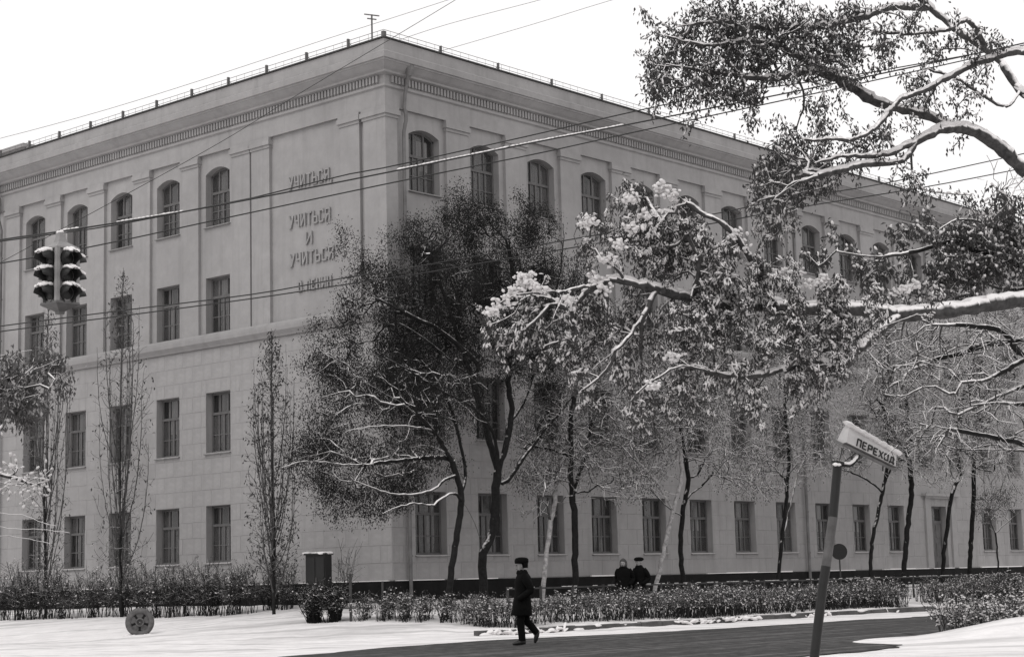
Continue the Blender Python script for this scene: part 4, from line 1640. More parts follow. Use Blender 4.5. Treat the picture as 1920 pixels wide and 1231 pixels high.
rN = np.random.default_rng(91)
tr_base = at(2090, 1200, 17.4)
tr_base[2] = -.2
trunkN = [tr_base, at(2088, 900, 17.4), at(2076, 700, 17.3), at(2066, 560, 17.2), at(2050, 430, 17.1), at(2035, 330, 17.0), at(2020, 200, 16.9), at(2005, 60, 16.8), at(1990, -90, 16.7)]
limbsN = [trunkN,
          bough([(2066, 562, 17.2), (1960, 556, 17.0), (1870, 566, 16.8), (1780, 580, 16.6), (1690, 587, 16.5), (1600, 577, 16.3), (1500, 576, 16.2), (1440, 570, 16.0), (1370, 572, 15.9), (1290, 556, 15.8), (1230, 540, 15.6), (1160, 524, 15.5), (1120, 532, 15.4), (1060, 545, 15.2), (1000, 548, 15.0), (960, 556, 15.0), (915, 585, 15.0)]),
          bough([(1450, 568, 16.0), (1420, 508, 15.8), (1372, 432, 15.6), (1310, 395, 15.5), (1250, 352, 15.4)]),
          bough([(1175, 526, 15.5), (1140, 478, 15.3), (1165, 430, 15.2), (1200, 395, 15.2), (1190, 360, 15.2)]),
          bough([(1300, 558, 15.8), (1310, 500, 15.6), (1290, 440, 15.5), (1265, 400, 15.4)]),
          bough([(1690, 588, 16.5), (1652, 618, 16.3), (1600, 662, 16.1), (1572, 690, 16.0), (1530, 676, 15.9), (1470, 690, 15.8), (1400, 705, 15.6), (1330, 696, 15.5), (1280, 684, 15.4), (1235, 706, 15.3), (1195, 735, 15.3)]),
          bough([(1600, 577, 16.3), (1572, 545, 16.2), (1530, 530, 16.2), (1485, 515, 16.2)]),
          bough([(1690, 586, 16.5), (1700, 548, 16.5), (1722, 528, 16.6)]),
          bough([(1440, 570, 16.0), (1420, 620, 15.8), (1400, 660, 15.8)]),
          bough([(1230, 541, 15.6), (1200, 600, 15.5), (1160, 650, 15.4), (1110, 690, 15.3)]),
          bough([(1060, 545, 15.2), (1040, 590, 15.1), (1030, 640, 15.1)]),
          bough([(1120, 532, 15.4), (1092, 470, 15.2), (1075, 440, 15.1), (1100, 400, 15.1)]),
          # the upper boughs against the sky
          bough([(2045, 405, 17.1), (1975, 358, 17.0), (1914, 312, 16.9), (1868, 270, 16.8), (1817, 242, 16.7), (1758, 246, 16.5), (1716, 267, 16.4), (1648, 291, 16.2), (1581, 291, 16.0), (1530, 305, 15.9)]),
          bough([(1850, 252, 16.8), (1790, 238, 16.9), (1741, 215, 17.0), (1682, 203, 17.0), (1636, 186, 16.9), (1593, 160, 16.8), (1550, 136, 16.7), (1517, 118, 16.6)]),
          bough([(1570, 148, 16.8), (1530, 135, 16.6), (1490, 138, 16.5), (1446, 146, 16.4), (1380, 140, 16.3), (1300, 130, 16.2), (1250, 120, 16.1)]),
          bough([(2008, 80, 16.8), (1960, 85, 16.6), (1914, 97, 16.4), (1868, 106, 16.3), (1792, 136, 16.2), (1733, 170, 16.1), (1691, 183, 16.0), (1665, 212, 15.9), (1623, 253, 15.8), (1572, 260, 15.7), (1510, 262, 15.6)]),
          bough([(2022, 220, 16.9), (1965, 200, 17.2), (1914, 170, 17.4), (1876, 115, 17.5), (1843, 89, 17.6), (1800, 60, 17.7), (1741, 13, 17.8), (1690, -30, 17.8)]),
          bough([(1850, 92, 17.6), (1817, 40, 17.3), (1775, 55, 17.0), (1699, 64, 16.8), (1640, 58, 16.6)]),
          bough([(1745, 14, 17.8), (1670, 13, 17.2), (1627, 27, 17.0), (1551, 46, 16.8), (1488, 53, 16.6), (1420, 50, 16.4), (1340, 40, 16.2), (1270, 50, 16.1)]),
          bough([(1517, 118, 16.6), (1470, 90, 16.5), (1410, 75, 16.3), (1330, 85, 16.2), (1260, 70, 16.1), (1225, 60, 16.1)]),
          bough([(1717, 266, 16.4), (1690, 300, 16.3), (1610, 310, 16.1), (1500, 340, 15.9), (1450, 375, 15.8), (1435, 405, 15.8)]),
          bough([(1914, 170, 17.4), (1880, 200, 17.0), (1800, 150, 16.8), (1740, 130, 16.6)]),
          bough([(2050, 430, 17.1), (1985, 420, 17.6), (1930, 380, 18.0), (1900, 330, 18.2)]),
          ]
blobs_mid = [(1175, 400, 60, 48, 0, 1.0), (1245, 385, 45, 34, 0, .9), (1240, 450, 90, 55, 0, 1.2), (1330, 450, 62, 50, 0, .8), (1330, 520, 75, 40, 0, .8), (1090, 430, 26, 40, -.1, .8), (1010, 545, 45, 35, 0, .8), (955, 580, 45, 38, 0, 1.0), (1000, 610, 55, 42, 0, 1.0), (1085, 590, 70, 52, 0, 1.0),
             (1155, 570, 60, 50, 0, .8), (1100, 680, 55, 48, 0, .8), (1180, 640, 50, 55, 0, .6), (1245, 590, 85, 42, 0, .8), (1350, 600, 90, 50, 0, .9), (1440, 520, 62, 45, 0, .9), (1460, 600, 75, 52, 0, .9), (1540, 545, 50, 34, 0, .7), (1535, 630, 65, 55, 0, .9),
             (1620, 545, 50, 26, 0, .5), (1700, 535, 42, 20, 0, .5), (1640, 605, 45, 22, 0, .4), (1290, 700, 60, 38, 0, .7), (1215, 735, 42, 26, 0, .5), (1430, 735, 55, 34, 0, .5), (1520, 710, 60, 36, 0, .6), (1370, 690, 50, 40, 0, .5), (1570, 600, 40, 60, 0, .5)]
blobs_top = [(1265, 60, 50, 45, 0, .9), (1330, 55, 70, 48, 0, 1.0), (1420, 65, 80, 55, 0, 1.1), (1250, 120, 45, 50, 0, .9), (1225, 150, 22, 28, 0, .5), (1330, 130, 75, 45, 0, 1.0), (1410, 150, 60, 32, 0, .9), (1500, 90, 60, 60, 0, .9), (1275, 165, 25, 20, 0, .5), (1560, 60, 70, 50, 0, .8), (1640, 60, 60, 45, 0, .6),
             (1520, 20, 90, 25, 0, .8), (1350, 15, 70, 20, 0, .7), (1560, 120, 45, 35, 0, .5), (1500, 245, 50, 34, 0, .8), (1480, 300, 60, 42, 0, 1.0), (1450, 360, 55, 48, 0, 1.0), (1540, 310, 45, 40, 0, .8), (1590, 270, 45, 40, 0, .5), (1560, 215, 45, 40, 0, .4),
             (1650, 240, 60, 45, 0, .3), (1740, 90, 70, 60, 0, .25), (1840, 60, 60, 50, 0, .2), (1740, 170, 60, 40, 0, .2), (1680, 320, 60, 40, 0, .25), (1830, 200, 60, 60, 0, .15), (1415, 205, 14, 20, 0, .1), (1860, 370, 60, 40, 0, .2), (1700, 10, 70, 20, 0, .3)]
tg = np.concatenate([blob_pts(blobs_mid, 2000, 15.7, rN, scale_depth=1.5, cl=10, cs=(.035, .05, .06), drop=.13), blob_pts(blobs_top, 1700, 16.4, rN, scale_depth=1.5, cl=6, cs=(.06, .08, .07), drop=.10)])
tN = Tree(limbsN, tg, .07, rN, dirw=.5, lift=-.35, noattach=lambda p: p[:, 0] > 5.6, wob=.08)
rN_ = tN.radii(.0042, .10, {1: (.058, .008), 5: (.03, .006), 12: (.085, .012), 13: (.05, .02), 15: (.042, .015), 16: (.05, .02), 17: (.03, .01), 18: (.02, .008)})
rN_ *= 1 + .09 * rN.normal(0, 1, tN.n)
near_tree = empty('overhanging_tree', tr_base + ZV * .2, 'near tree whose snow laden boughs and curled leaves hang across the upper sky and facade', 'tree')
bigN = tN.rooted_part(.03)
tN.tubes(bigN, 10).build('trunk', M['limb'], near_tree, True)
merge(tN.tubes(~bigN & (rN_ > .009), 8), tN.tubes(~bigN & (rN_ <= .009), 4)).build('branches', M['limb'], near_tree, True, kind='stuff')
topz_ = at(1500, 330, 16)[2]
isx = np.arange(tN.n) >= tN.nlimb
tips = np.nonzero((tN.cnt <= 3) & isx)[0]
up_t = tips[tN.pos[tips, 2] > topz_ - .3]
lo_t = tips[tN.pos[tips, 2] <= topz_ - .3]
k1, k2 = rN.choice(up_t, 18000), rN.choice(lo_t, 30000)
lv = merge(leaf_mb(tN.pos[k1], rN, .044, .8, .40, spread=.035), leaf_mb(tN.pos[k2], rN, .036, 1.1, .40, spread=.03))
lv.build('leaves', M['leaf_near'], near_tree, kind='stuff')
# snow lying along the boughs and heaped on the leaf clusters
flat_ = 1 - np.abs(tN.tan[:, 2])
sb_ = np.nonzero((rN_ > .0052) & (flat_ > .2) & (rN.uniform(0, 1, tN.n) < .93) & (tN.pos[:, 0] < 6.2))[0]
heads = np.concatenate([np.arange(a_, a_ + 4) for a_, b_ in tN.spans[1:]])      # none where a bough leaves its parent
sb_ = sb_[~np.isin(sb_, heads)]
rr_ = np.clip(rN_[sb_] * .9, .0085, .042)
s1 = lumps(tN.pos[sb_] + ZV * (rN_[sb_] * .66)[:, None], tN.tan[sb_], rr_ * rN.uniform(.8, 1.25, len(rr_)), rN, True, (1.7, 3.2), .7)
w_lo = rN.choice(lo_t, 15000)
s2 = lumps(tN.pos[w_lo] + ZV * .008 + rN.normal(0, .015, (len(w_lo), 3)), tN.tan[w_lo] * .6 + rN.normal(0, .35, (len(w_lo), 3)) - ZV * .5, rN.uniform(.004, .0095, len(w_lo)) * np.where(rN.uniform(0, 1, len(w_lo)) < .10, 1.6, 1.0), rN, False, (1.4, 4.0), .8)
w_up = rN.choice(up_t, 8500)
s3 = lumps(tN.pos[w_up] + ZV * .012, tN.tan[w_up], rN.uniform(.005, .013, len(w_up)), rN, False, (1.2, 3.0), .8)
# heavy caps on the outer boughs
caps = bough([(925, 580, 15), (945, 562, 15), (965, 545, 15), (990, 530, 15.0), (1010, 540, 15), (985, 518, 15), (1180, 370, 15.2), (1240, 350, 15.4), (1215, 400, 15.2), (1185, 425, 15.2), (1160, 455, 15.2), (1140, 485, 15.3), (1255, 365, 15.4), (1105, 415, 15.1), (1375, 440, 15.6), (1392, 468, 15.7), (1410, 498, 15.8), (1470, 510, 16.2), (1490, 512, 16.2), (1115, 520, 15.4), (1130, 540, 15.4), (1715, 535, 16.6), (1690, 545, 16.5), (1265, 668, 15.4), (1225, 722, 15.3), (1545, 525, 16.2), (1520, 532, 16.2), (1060, 560, 15.2)])
cp_ = np.array([q + rN.normal(0, .034, 3) * (1.2, 1.2, .7) for q in caps for _ in range(30)])
s4 = lumps(cp_, np.tile([1.0, 0, -.4], (len(cp_), 1)) + rN.normal(0, .8, (len(cp_), 3)), rN.uniform(.009, .020, len(cp_)), rN, True, (1.0, 1.6), .85)
merge(s1, s2, s3, s4).build('snow_lumps', M['wet_shaded_snow'], near_tree, True, kind='stuff')

kerb_drifts()
# second tree beyond the right edge: dark crown above, long snowy bare boughs below
rQ = np.random.default_rng(95)
qb = at(2010, 1150, 25)
qb[2] = -.2
trunkQ = [qb, at(2005, 900, 25), at(1990, 760, 25), at(1975, 650, 25), at(1960, 560, 25), at(1925, 500, 25.2), at(1895, 440, 25.4), at(1882, 400, 25.6), at(1876, 350, 25.6)]
limbsQ = [trunkQ,
          bough([(1972, 640, 25), (1940, 645, 24.8), (1915, 664, 24.6), (1883, 622, 24.3), (1837, 612, 24.1), (1780, 607, 24.0), (1733, 610, 23.9)]),
          bough([(1975, 652, 25), (1915, 676, 24.6), (1857, 707, 24.3), (1798, 716, 24.0), (1760, 718, 23.9)]),
          bough([(1970, 620, 25), (1920, 636, 25.2), (1883, 642, 25.2), (1850, 643, 25.3), (1805, 661, 25.4), (1737, 675, 25.5), (1690, 685, 25.5)]),
          bough([(1990, 700, 25), (1915, 724, 24.7), (1857, 749, 24.5), (1800, 775, 24.3)]),
          bough([(1993, 760, 25), (1915, 757, 24.6), (1870, 754, 24.4), (1820, 760, 24.2), (1772, 768, 24.0), (1704, 776, 23.8)]),
          bough([(2003, 870, 25), (1960, 850, 24.8), (1915, 831, 24.6), (1857, 817, 24.3), (1782, 804, 24.1), (1743, 794, 24.0), (1704, 781, 23.9), (1659, 763, 23.8)]),
          bough([(2004, 880, 25), (1960, 850, 25.2), (1915, 843, 25.4), (1850, 842, 25.6), (1798, 840, 25.7), (1717, 828, 25.8)]),
          bough([(1940, 520, 25.1), (1880, 480, 25.0), (1830, 470, 24.9), (1790, 450, 24.8), (1720, 470, 24.8), (1640, 480, 24.9), (1570, 470, 25)]),
          bough([(1900, 450, 25.4), (1850, 420, 25.2), (1800, 410, 25.1), (1760, 430, 25)]),
          bough([(1950, 540, 25.1), (1880, 540, 25.1), (1830, 525, 25), (1790, 520, 24.9)]),
          bough([(1900, 445, 25.4), (1925, 400, 25.6), (1930, 350, 25.8)]), ]
tg = np.concatenate([blob_pts([(1850, 430, 62, 44, .0, .9), (1800, 480, 50, 52, 0, .9), (1880, 490, 50, 62, 0, 1.0), (1560, 470, 60, 40, .5, .3), (1640, 490, 60, 40, .5, .4), (1700, 520, 50, 40, .3, .5), (1760, 450, 30, 40, 0, .5), (1740, 400, 25, 25, 0, .35), (1905, 420, 30, 60, 0, .7), (1820, 545, 60, 26, 0, .5), (1690, 430, 40, 40, .5, .35)], 760, 25, rQ, scale_depth=1.5, cl=8, cs=(.07, .09, .08), drop=.08),
                     blob_pts([(1885, 350, 45, 50, 0, .5), (1700, 690, 70, 70, 0, .8), (1800, 690, 90, 90), (1870, 780, 60, 90), (1760, 820, 80, 60), (1700, 620, 70, 50, 0, .8), (1850, 630, 70, 60), (1620, 660, 50, 60, 0, .5)], 2000, 24.6, rQ, scale_depth=1.6)])
tQ = Tree(limbsQ, tg, .11, rQ, dirw=.9, lift=.0, noattach=lambda p: p[:, 0] > 7.4, wob=.05)
crown_z = at(1800, 570, 25)[2]
cz2 = at(1800, 385, 25)[2]
finish_tree('snow_laden_tree', tQ, 'tree with snow flecked crown and long bare snow lined lower boughs, behind the sign', 'tree', qb + ZV * .2, .0045, .11, M['bark'], M['limb'], M['leaf_near'], 6500, .075, thick=.03,
            droop=.7, leaf_spread=.05, rng=rQ, leaf_mask=lambda p: (p[:, 2] > crown_z) & (p[:, 2] < cz2))
q_obj = [o for o in bpy.data.objects if o.name == 'snow_laden_tree'][0]
ks = np.nonzero((tQ.cnt <= 3) & (tQ.pos[:, 2] > crown_z) & (tQ.pos[:, 2] < cz2))[0]
ks = rQ.choice(ks, 2600)
lumps(tQ.pos[ks] + ZV * .02, tQ.tan[ks], rQ.uniform(.008, .026, len(ks)), rQ, False, (1, 2.2), .8).build('snow_lumps', M['wet_shaded_snow'], q_obj, True, kind='stuff')

# tree beyond the left edge
rW = np.random.default_rng(97)
wb = at(-150, 1150, 22)
wb[2] = -.1
limbsW = [[wb, at(-150, 950, 22), at(-145, 820, 22), at(-135, 700, 22), at(-120, 600, 22)],
          bough([(-145, 800, 22), (-80, 770, 21.5), (-20, 730, 21), (30, 705, 20.8), (70, 690, 20.6), (110, 672, 20.4)]),
          bough([(-140, 740, 22), (-60, 690, 22), (10, 665, 22), (60, 655, 22)]),
          bough([(-150, 960, 22), (-60, 955, 21.5), (8, 962, 21), (50, 966, 20.8), (80, 980, 20.6), (105, 985, 20.5)]),
          bough([(-150, 985, 22), (-40, 985, 21.6), (30, 990, 21.3), (75, 992, 21.1), (132, 998, 21)]),
          bough([(-150, 1000, 22), (-50, 1005, 22), (8, 1003, 21.8), (55, 1010, 21.7), (95, 1018, 21.6)]),
          bough([(-148, 880, 22), (-60, 880, 22), (10, 890, 22), (60, 905, 22)])]
tg = np.concatenate([blob_pts([(40, 680, 50, 28), (95, 672, 40, 22), (60, 730, 50, 40), (112, 700, 16, 36, 0, .5), (25, 760, 30, 40), (10, 700, 30, 60)], 300, 21, rW, scale_depth=1.5, cl=5, cs=(.06, .08, .06), drop=.1), blob_pts([(45, 920, 45, 36), (80, 900, 22, 24), (20, 870, 20, 30)], 120, 22, rW, scale_depth=1.2)])
tW = Tree(limbsW, tg, .1, rW, dirw=.6, lift=-.2, noattach=lambda p: p[:, 0] < -6.6, wob=.06)
zl = at(40, 800, 21)[2]
finish_tree('overhanging_tree', tW, 'near tree at the far left edge with drooping withered leaves and snowy bare lower twigs', 'tree', wb + ZV * .1, .0045, .055, M['bark'], M['limb'], M['leaf_frost'], 2400, .062, thick=.03, droop=.9, leaf_spread=.05, rng=rW,
            leaf_mask=lambda p: p[:, 2] > zl)
w_obj = bpy.data.objects['overhanging_tree.001']
ks = np.nonzero((tW.cnt <= 4) & (tW.pos[:, 2] < zl) & (tW.pos[:, 2] > at(40, 950, 22)[2]))[0]
if len(ks):
    ks = rW.choice(ks, 420)
    lumps(tW.pos[ks], tW.tan[ks], rW.uniform(.008, .022, len(ks)), rW, False, (1, 2), .8).build('snow_lumps', M['wet_shaded_snow'], w_obj, True, kind='stuff')

# ------------------------------------------------------------------ street things
# low railing along the tree row
fen = empty('low_railing', K + NR * 5.4 + DR * 18 + ZV * .39, 'long low dark iron railing behind the hedge along the right facade', 'railing')
fr_ = Frame(K + NR * 5.4, DR, -NR)


def fz(s):
    return float(tz(fr_(np.array([s, 0, 0.0]))))


ss_ = np.arange(-.6, 46, 1.5)
for a_, b_ in zip(ss_[:-1], ss_[1:]):
    for hgt, tk in ((.80, .05), (.42, .03)):
        b = MB()
        b.bar(fr_(np.array([a_, 0, fz(a_) + hgt])), fr_(np.array([b_, 0, fz(b_) + hgt])), .035, tk)
        b.build('rail', M['metal'], fen)
    b = MB()
    b.box(a_ - .03, a_ + .03, -.03, .03, fz(a_) - .2, fz(a_) + .86, fr_)
    b.build('post', M['metal'], fen)
b = MB()
for a_, b_ in zip(ss_[:-1], ss_[1:]):
    for s_ in np.arange(a_, b_, .25):
        if random.random() < .6:
            b.bar(fr_(np.array([s_, 0, fz(s_) + .83])), fr_(np.array([s_ + .2, 0, fz(s_) + .83])), .03, .02)
b.build('snow_on_rail', M['snow'], fen, kind='stuff')

# iron post with two cross rails at the hedge's end
pp = march(658, 1166)
ip = empty('iron_post', pp, 'dark iron post with two thin rails at the end of the hedge', 'post')
b = MB()
zt = at(658, 1076, pp[1])[2]
b.bar(pp - ZV * .2, np.array([pp[0], pp[1], zt]), .07)
b.build('upright', M['metal'], ip)
b = MB()
b.bar(np.array([pp[0], pp[1], zt]), np.array([pp[0], pp[1], zt + .02]), .15)
b.build('post_cap', M['metal'], ip)
for y in (1123, 1139):
    b = MB()
    q0, q1 = at(632, y, pp[1] + .04), at(690, y - 1, pp[1] + .04)
    b.bar(q0, q1, .035)
    b.build('rail', M['metal'], ip)
p2 = march(718, 1164)
b = MB()
b.bar(p2 - ZV * .2, np.array([p2[0], p2[1], at(718, 1088, p2[1])[2]]), .055)
tag(b.build('iron_post', M['metal']), 'thin dark post rising among the hedge twigs, right of the railed post', 'post')

# dark cabinet with a cap of snow
cb_ = march(598, 1142)
cab = empty('street_cabinet', cb_, 'dark steel cabinet with a cap of snow before the blank wall', 'cabinet')
s_ = cb_[1] / FPX
ztop = at(598, 1038, cb_[1])[2]
CF = Frame(cb_, np.array([math.cos(-.35), math.sin(-.35), 0]), np.array([math.sin(.35), math.cos(.35), 0]))
hgt = ztop - cb_[2]
w_ = 40 * s_
b = MB()
b.box(-w_ / 2, w_ / 2, -.22, .25, .10, hgt - .02, CF)
b.box(-w_ / 2 - .03, w_ / 2 + .03, -.25, .28, -.15, .10, CF)
b.box(-w_ / 2 - .04, w_ / 2 + .04, -.28, .30, hgt - .02, hgt + .03, CF)
b.build('body', M['black'], cab)
for x0 in (-w_ / 2 + .03, .012):
    b = MB()
    b.box(x0, x0 + w_ / 2 - .042, -.245, -.223, .18, hgt - .10, CF)
    b.build('door', M['black'], cab)
b = MB()
b.box(.03, .055, -.275, -.246, hgt * .5, hgt * .5 + .14, CF)
b.build('handle', M['dgrey'], cab)
b = MB()
for _ in range(26):
    q = CF(np.array([random.uniform(-w_ / 2, w_ / 2), random.uniform(-.24, .26), hgt + .035]))
    m_ = lumps(q[None], np.array([[1.0, 0, 0]]), np.array([random.uniform(.06, .1)]), rN, True, (1.2, 2), .55)
    b = merge(b, m_)
b.build('snow_cap', M['snow'], cab, True)

# the round wheel left standing in the snow
wc = march(262, 1189)
whl = empty('standing_wheel', wc, 'weathered round wheel with lobed hub standing upright in the snow', 'wheel')
R_ = 26.5 * wc[1] / FPX
ctr = wc + ZV * (R_ - .05)
ax = (CAM - ctr) * (1, 1, 0)
ax = ax / np.linalg.norm(ax)
WF = Frame(ctr, np.array([-ax[1], ax[0], 0]) * 1.0, -ax)


def ringpts(r, y, k=40, fr=WF, wob=0.0):
    th = np.linspace(0, 2 * math.pi, k, endpoint=False)
    rr = r * (1 + wob * np.sin(th * 7 + 1) * .5 + wob * np.sin(th * 3))
    return fr(np.c_[rr * np.cos(th), np.full(k, y), rr * np.sin(th)])


b = MB()
b.loft([ringpts(r * R_, y) for r, y in ((.60, .06), (.60, -.07), (.66, -.11), (.80, -.13), (.93, -.10), (1.0, -.03), (1.0, .08), (.93, .13), (.66, .13), (.60, .06))], caps=False)
b.build('tyre', M['concrete'], whl, True)
b = MB()
b.loft([ringpts(r * R_, y) for r, y in ((.02, -.01), (.62, -.01), (.62, .05), (.02, .05))], caps=False)
b.build('disc', M['black'], whl)
for i in range(5):
    th = math.pi / 2 + i * 2 * math.pi / 5
    b = MB()
    pts = [(.27, -.10), (.46, -.24), (.63, -.27), (.66, 0), (.63, .27), (.46, .24), (.27, .10)]
    rot = lambda q: (q[0] * math.cos(th) - q[1] * math.sin(th), q[0] * math.sin(th) + q[1] * math.cos(th))
    poly = [rot(q) for q in pts]
    b.loft([WF(np.array([(x * R_, y, z * R_) for x, z in poly])) for y in (-.012, -.07, -.085)][:2])
    b.build('lobe', M['concrete'], whl)
b = MB()
b.loft([ringpts(r * R_, y, 20) for r, y in ((.30, -.012), (.31, -.12), (.27, -.15), (.22, -.15), (.20, -.06), (.02, -.05))], caps=False)
b.build('hub', M['concrete'], whl, True)
bw_ = MB()
q = np.array([wc + np.array([random.uniform(-.42, .42), random.uniform(-.15, .12), .0]) for _ in range(30)])
lumps(q, np.tile([1.0, 0, 0], (30, 1)), rN.uniform(.03, .07, 30), rN, True, (1.2, 2.4), .5).build('snow_heap', M['snow'], whl, True)

# round sign seen from behind
sgp = K + NR * 5.0 + DR * ((onR(1576, 1080, 5.0) - K) @ DR)
sgp[2] = tz(sgp)
rs = empty('round_sign', sgp, 'small dark round traffic sign seen from behind on a thin pole', 'sign')
sc_ = onR(1573, 1033, 5.0)
b = MB()
b.tube([sgp - ZV * .2, np.array([sgp[0], sgp[1], sc_[2] + .1])], .028, 8)
b.build('pole', M['metal'], rs)
b = MB()
SF = Frame(sc_ + np.array([0, -.05, 0]), RT0, np.array([0, 1.0, 0]))
b.loft([ringpts(r, y, 28, SF) for r, y in ((.01, -.012), (.28, -.012), (.30, -.03), (.30, .0), (.28, .012), (.01, .012))], caps=False)
b.build('disc', M['black'], rs)
b = MB()
b.bar(sc_ + np.array([-.16, -.025, 0]), sc_ + np.array([.16, -.025, 0]), .04)
b.build('bracket', M['metal'], rs)

# leaning pole with the crossing sign
YP = 27.0
pb0 = at(1524, 1262, YP)
pb0[2] = -.2
pt = at(1571, 866, YP)
pole = empty('crossing_sign', np.array([pb0[0], pb0[1], 0]), 'leaning striped pole carrying a snow covered hooded crossing sign', 'sign')
cut = [pb0, at(1526, 1238, YP), at(1543, 1095, YP), at(1549, 1060, YP), at(1562, 968, YP), pt]
for i, (mat_, r_) in enumerate(((M['dgrey'], .076), (M['black'], .077), (M['black'], .0775), (M['pole_paint'], .076), (M['black'], .074))):
    b = MB()
    q = [cut[i], (cut[i] + cut[i + 1]) / 2, cut[i + 1]]
    if i == 0:
        q = [cut[0], (cut[0] + cut[1]) / 2, cut[1]]
    b.tube(q, r_ * .93, 14, caps=(i == 4))
    b.build('pole_band', mat_, pole, True)
b = MB()
b.tube([pt - (pt - cut[4]) * .03, pt + (pt - cut[4]) * .02], .10, 14)
b.build('pole_cap', M['black'], pole)
up = np.array(pt - cut[4])
up /= np.linalg.norm(up)
# sign body: a long hood, tilted, its lettered side looking down at the crossing
o0, o1 = at(1579, 829, YP - .05), at(1671, 874, YP + .35)
e1 = o1 - o0
Ls = np.linalg.norm(e1)
e1 /= Ls
toc = CAM - (o0 + o1) / 2
toc /= np.linalg.norm(toc)
e3 = toc - e1 * (toc @ e1)
e3 /= np.linalg.norm(e3)
e2 = np.cross(e3, e1)
if e2[2] < 0:
    e2 = -e2


class SFrame:
    def __init__(s, o):
        s.o = o

    def __call__(s, v):
        v = np.asarray(v, float)
        return s.o + v[..., :1] * e1 - v[..., 1:2] * e3 + v[..., 2:3] * e2


SG = SFrame(o0)
hL, hR = .295, .24
th_ = .17
prof = lambda h: [(-.03, .0), (-.10, .035), (-.03, h * .62), (.02, h * .86), (.07, h), (.12, h * .94), (.16, h * .6), (.16, 0.0)]
b = MB()
xs = np.linspace(0, Ls, 9)
b.loft([SG(np.array([(x, y, z) for y, z in prof(hL + (hR - hL) * x / Ls)])) for x in xs])
b.build('housing', M['signface'], pole)
b = MB()
b.box(-.05, Ls + .03, -.125, .17, -.045, .0, SG)
b.build('base_tray', M['dgrey'], pole)
# lettering on the lit face
p00 = np.array([-.10, .035])
for i, ch in enumerate('ПЕРЕХОД'):
    x0 = Ls * (.19 + .112 * i)
    hh = hL + (hR - hL) * x0 / Ls
    a0, a1 = np.array([-.10, .035]), np.array([-.03, hh * .62])
    dd = a1 - a0
    lf = np.linalg.norm(dd)
    dd /= lf
    nn = np.array([-dd[1], dd[0]])

    def place(v, x0=x0, a0=a0, dd=dd, nn=nn):
        q = a0 + dd * (v[..., 2] + lf * .12) + nn * v[..., 1] * -1.0
        return SG(np.array([x0 + v[0], q[0], q[1]]))
    letter_mb(ch, place, Ls * .086, lf * .76, .016, -.014, .004).build('letter', M['black'], pole)
sgx = np.linspace(-.01, Ls, 60)
hh = hL + (hR - hL) * sgx / Ls
q = SG(np.c_[sgx, np.full(60, .05), hh - .005])
lumps(q, np.tile(e1, (60, 1)), rN.uniform(.045, .064, 60), rN, True, (1.4, 2.0), .62).build('snow_cap', M['wet_shaded_snow'], pole, True)
b = MB()
h0 = pt - up * .02
hook = [h0 - up * .03, at(1585, 872, YP), at(1596, 872, YP), at(1606, 862, YP + .03), at(1611, 850, YP + .06), at(1613, 838, YP + .1), at(1614, 846 - 14, YP + .12)]
b.tube(smooth_line(hook, .03), .018, 8)
b.build('bracket_arm', M['black'], pole, True)
for q, r_ in (([pt - up * .06, at(1608, 846, YP + .06)], .009), ([at(1574, 862, YP), at(1581, 838, YP)], .008), ([at(1656, 864, YP + .28), at(1655, 882, YP + .28)], .012)):
    b = MB()
    b.tube(q, r_, 6)
    b.build('stay_rod', M['metal'], pole, True)
q = np.array(smooth_line([at(1583, 869, YP), at(1592, 870, YP), at(1600, 866, YP), at(1606, 858, YP)], .02)) + ZV * .02
lumps(q, np.gradient(q, axis=0), np.full(len(q), .03), rN, True, (1.2, 1.6), .7).build('snow_heap', M['snow'], pole, True)
q = np.array([at(1568, 869, YP - .1) + rN.normal(0, .02, 3) * (1, .5, .4) for _ in range(8)])
lumps(q, np.tile([1.0, 0, 0], (8, 1)), np.full(8, .03), rN, True, (1, 1.5), .6).build('snow_heap', M['snow'], pole, True)

# hanging traffic light
YT = 25.0
tc_ = at(113, 518, YT)
px_ = YT / FPX
TL = empty('traffic_light', tc_, 'four sided traffic light with snow capped hoods hanging from an overhead cable', 'traffic light')
rot_ = math.radians(45 + 4)
hw = .165
Hb = 100 * px_ / 2
TF = []
for k in range(4):
    a_ = rot_ + k * math.pi / 2
    out = np.array([math.sin(a_), -math.cos(a_), 0])
    TF.append((Frame(tc_, np.array([math.cos(a_), math.sin(a_), 0]), -out), out))
b = MB()
fr0 = TF[0][0]
b.box(-hw, hw, -hw, hw, -Hb, Hb, fr0)
b.build('housing', M['grey'], TL)
b = MB()
for sx in (-1, 1):
    for sy in (-1, 1):
        b.box(sx * hw - .028, sx * hw + .028, sy * hw - .028, sy * hw + .028, -Hb - .01, Hb + .02, fr0)
b.build('corner_post', M['grey'], TL)
sq = lambda r, z: fr0(np.array([(r, r, z), (-r, r, z), (-r, -r, z), (r, -r, z)]))
b = MB()
b.loft([sq(hw + .03, -Hb - .005), sq(hw + .035, -Hb - .035), sq(hw * .45, -Hb - .115), sq(.05, -Hb - .13), sq(.045, -Hb - .17)])
b.build('bottom_cone', M['dgrey'], TL)
b = MB()
b.loft([sq(hw + .03, Hb + .005), sq(hw + .03, Hb + .03), sq(.07, Hb + .12), sq(.05, Hb + .20), sq(.05, Hb + .26)])
b.build('top_cap', M['grey'], TL)
b = MB()
zw = at(115, 433, YT)[2] - tc_[2]
b.tube([tc_ + ZV * (Hb + .2), tc_ + ZV * (zw + .02)], .022, 8)
b.build('hanger', M['dgrey'], TL)
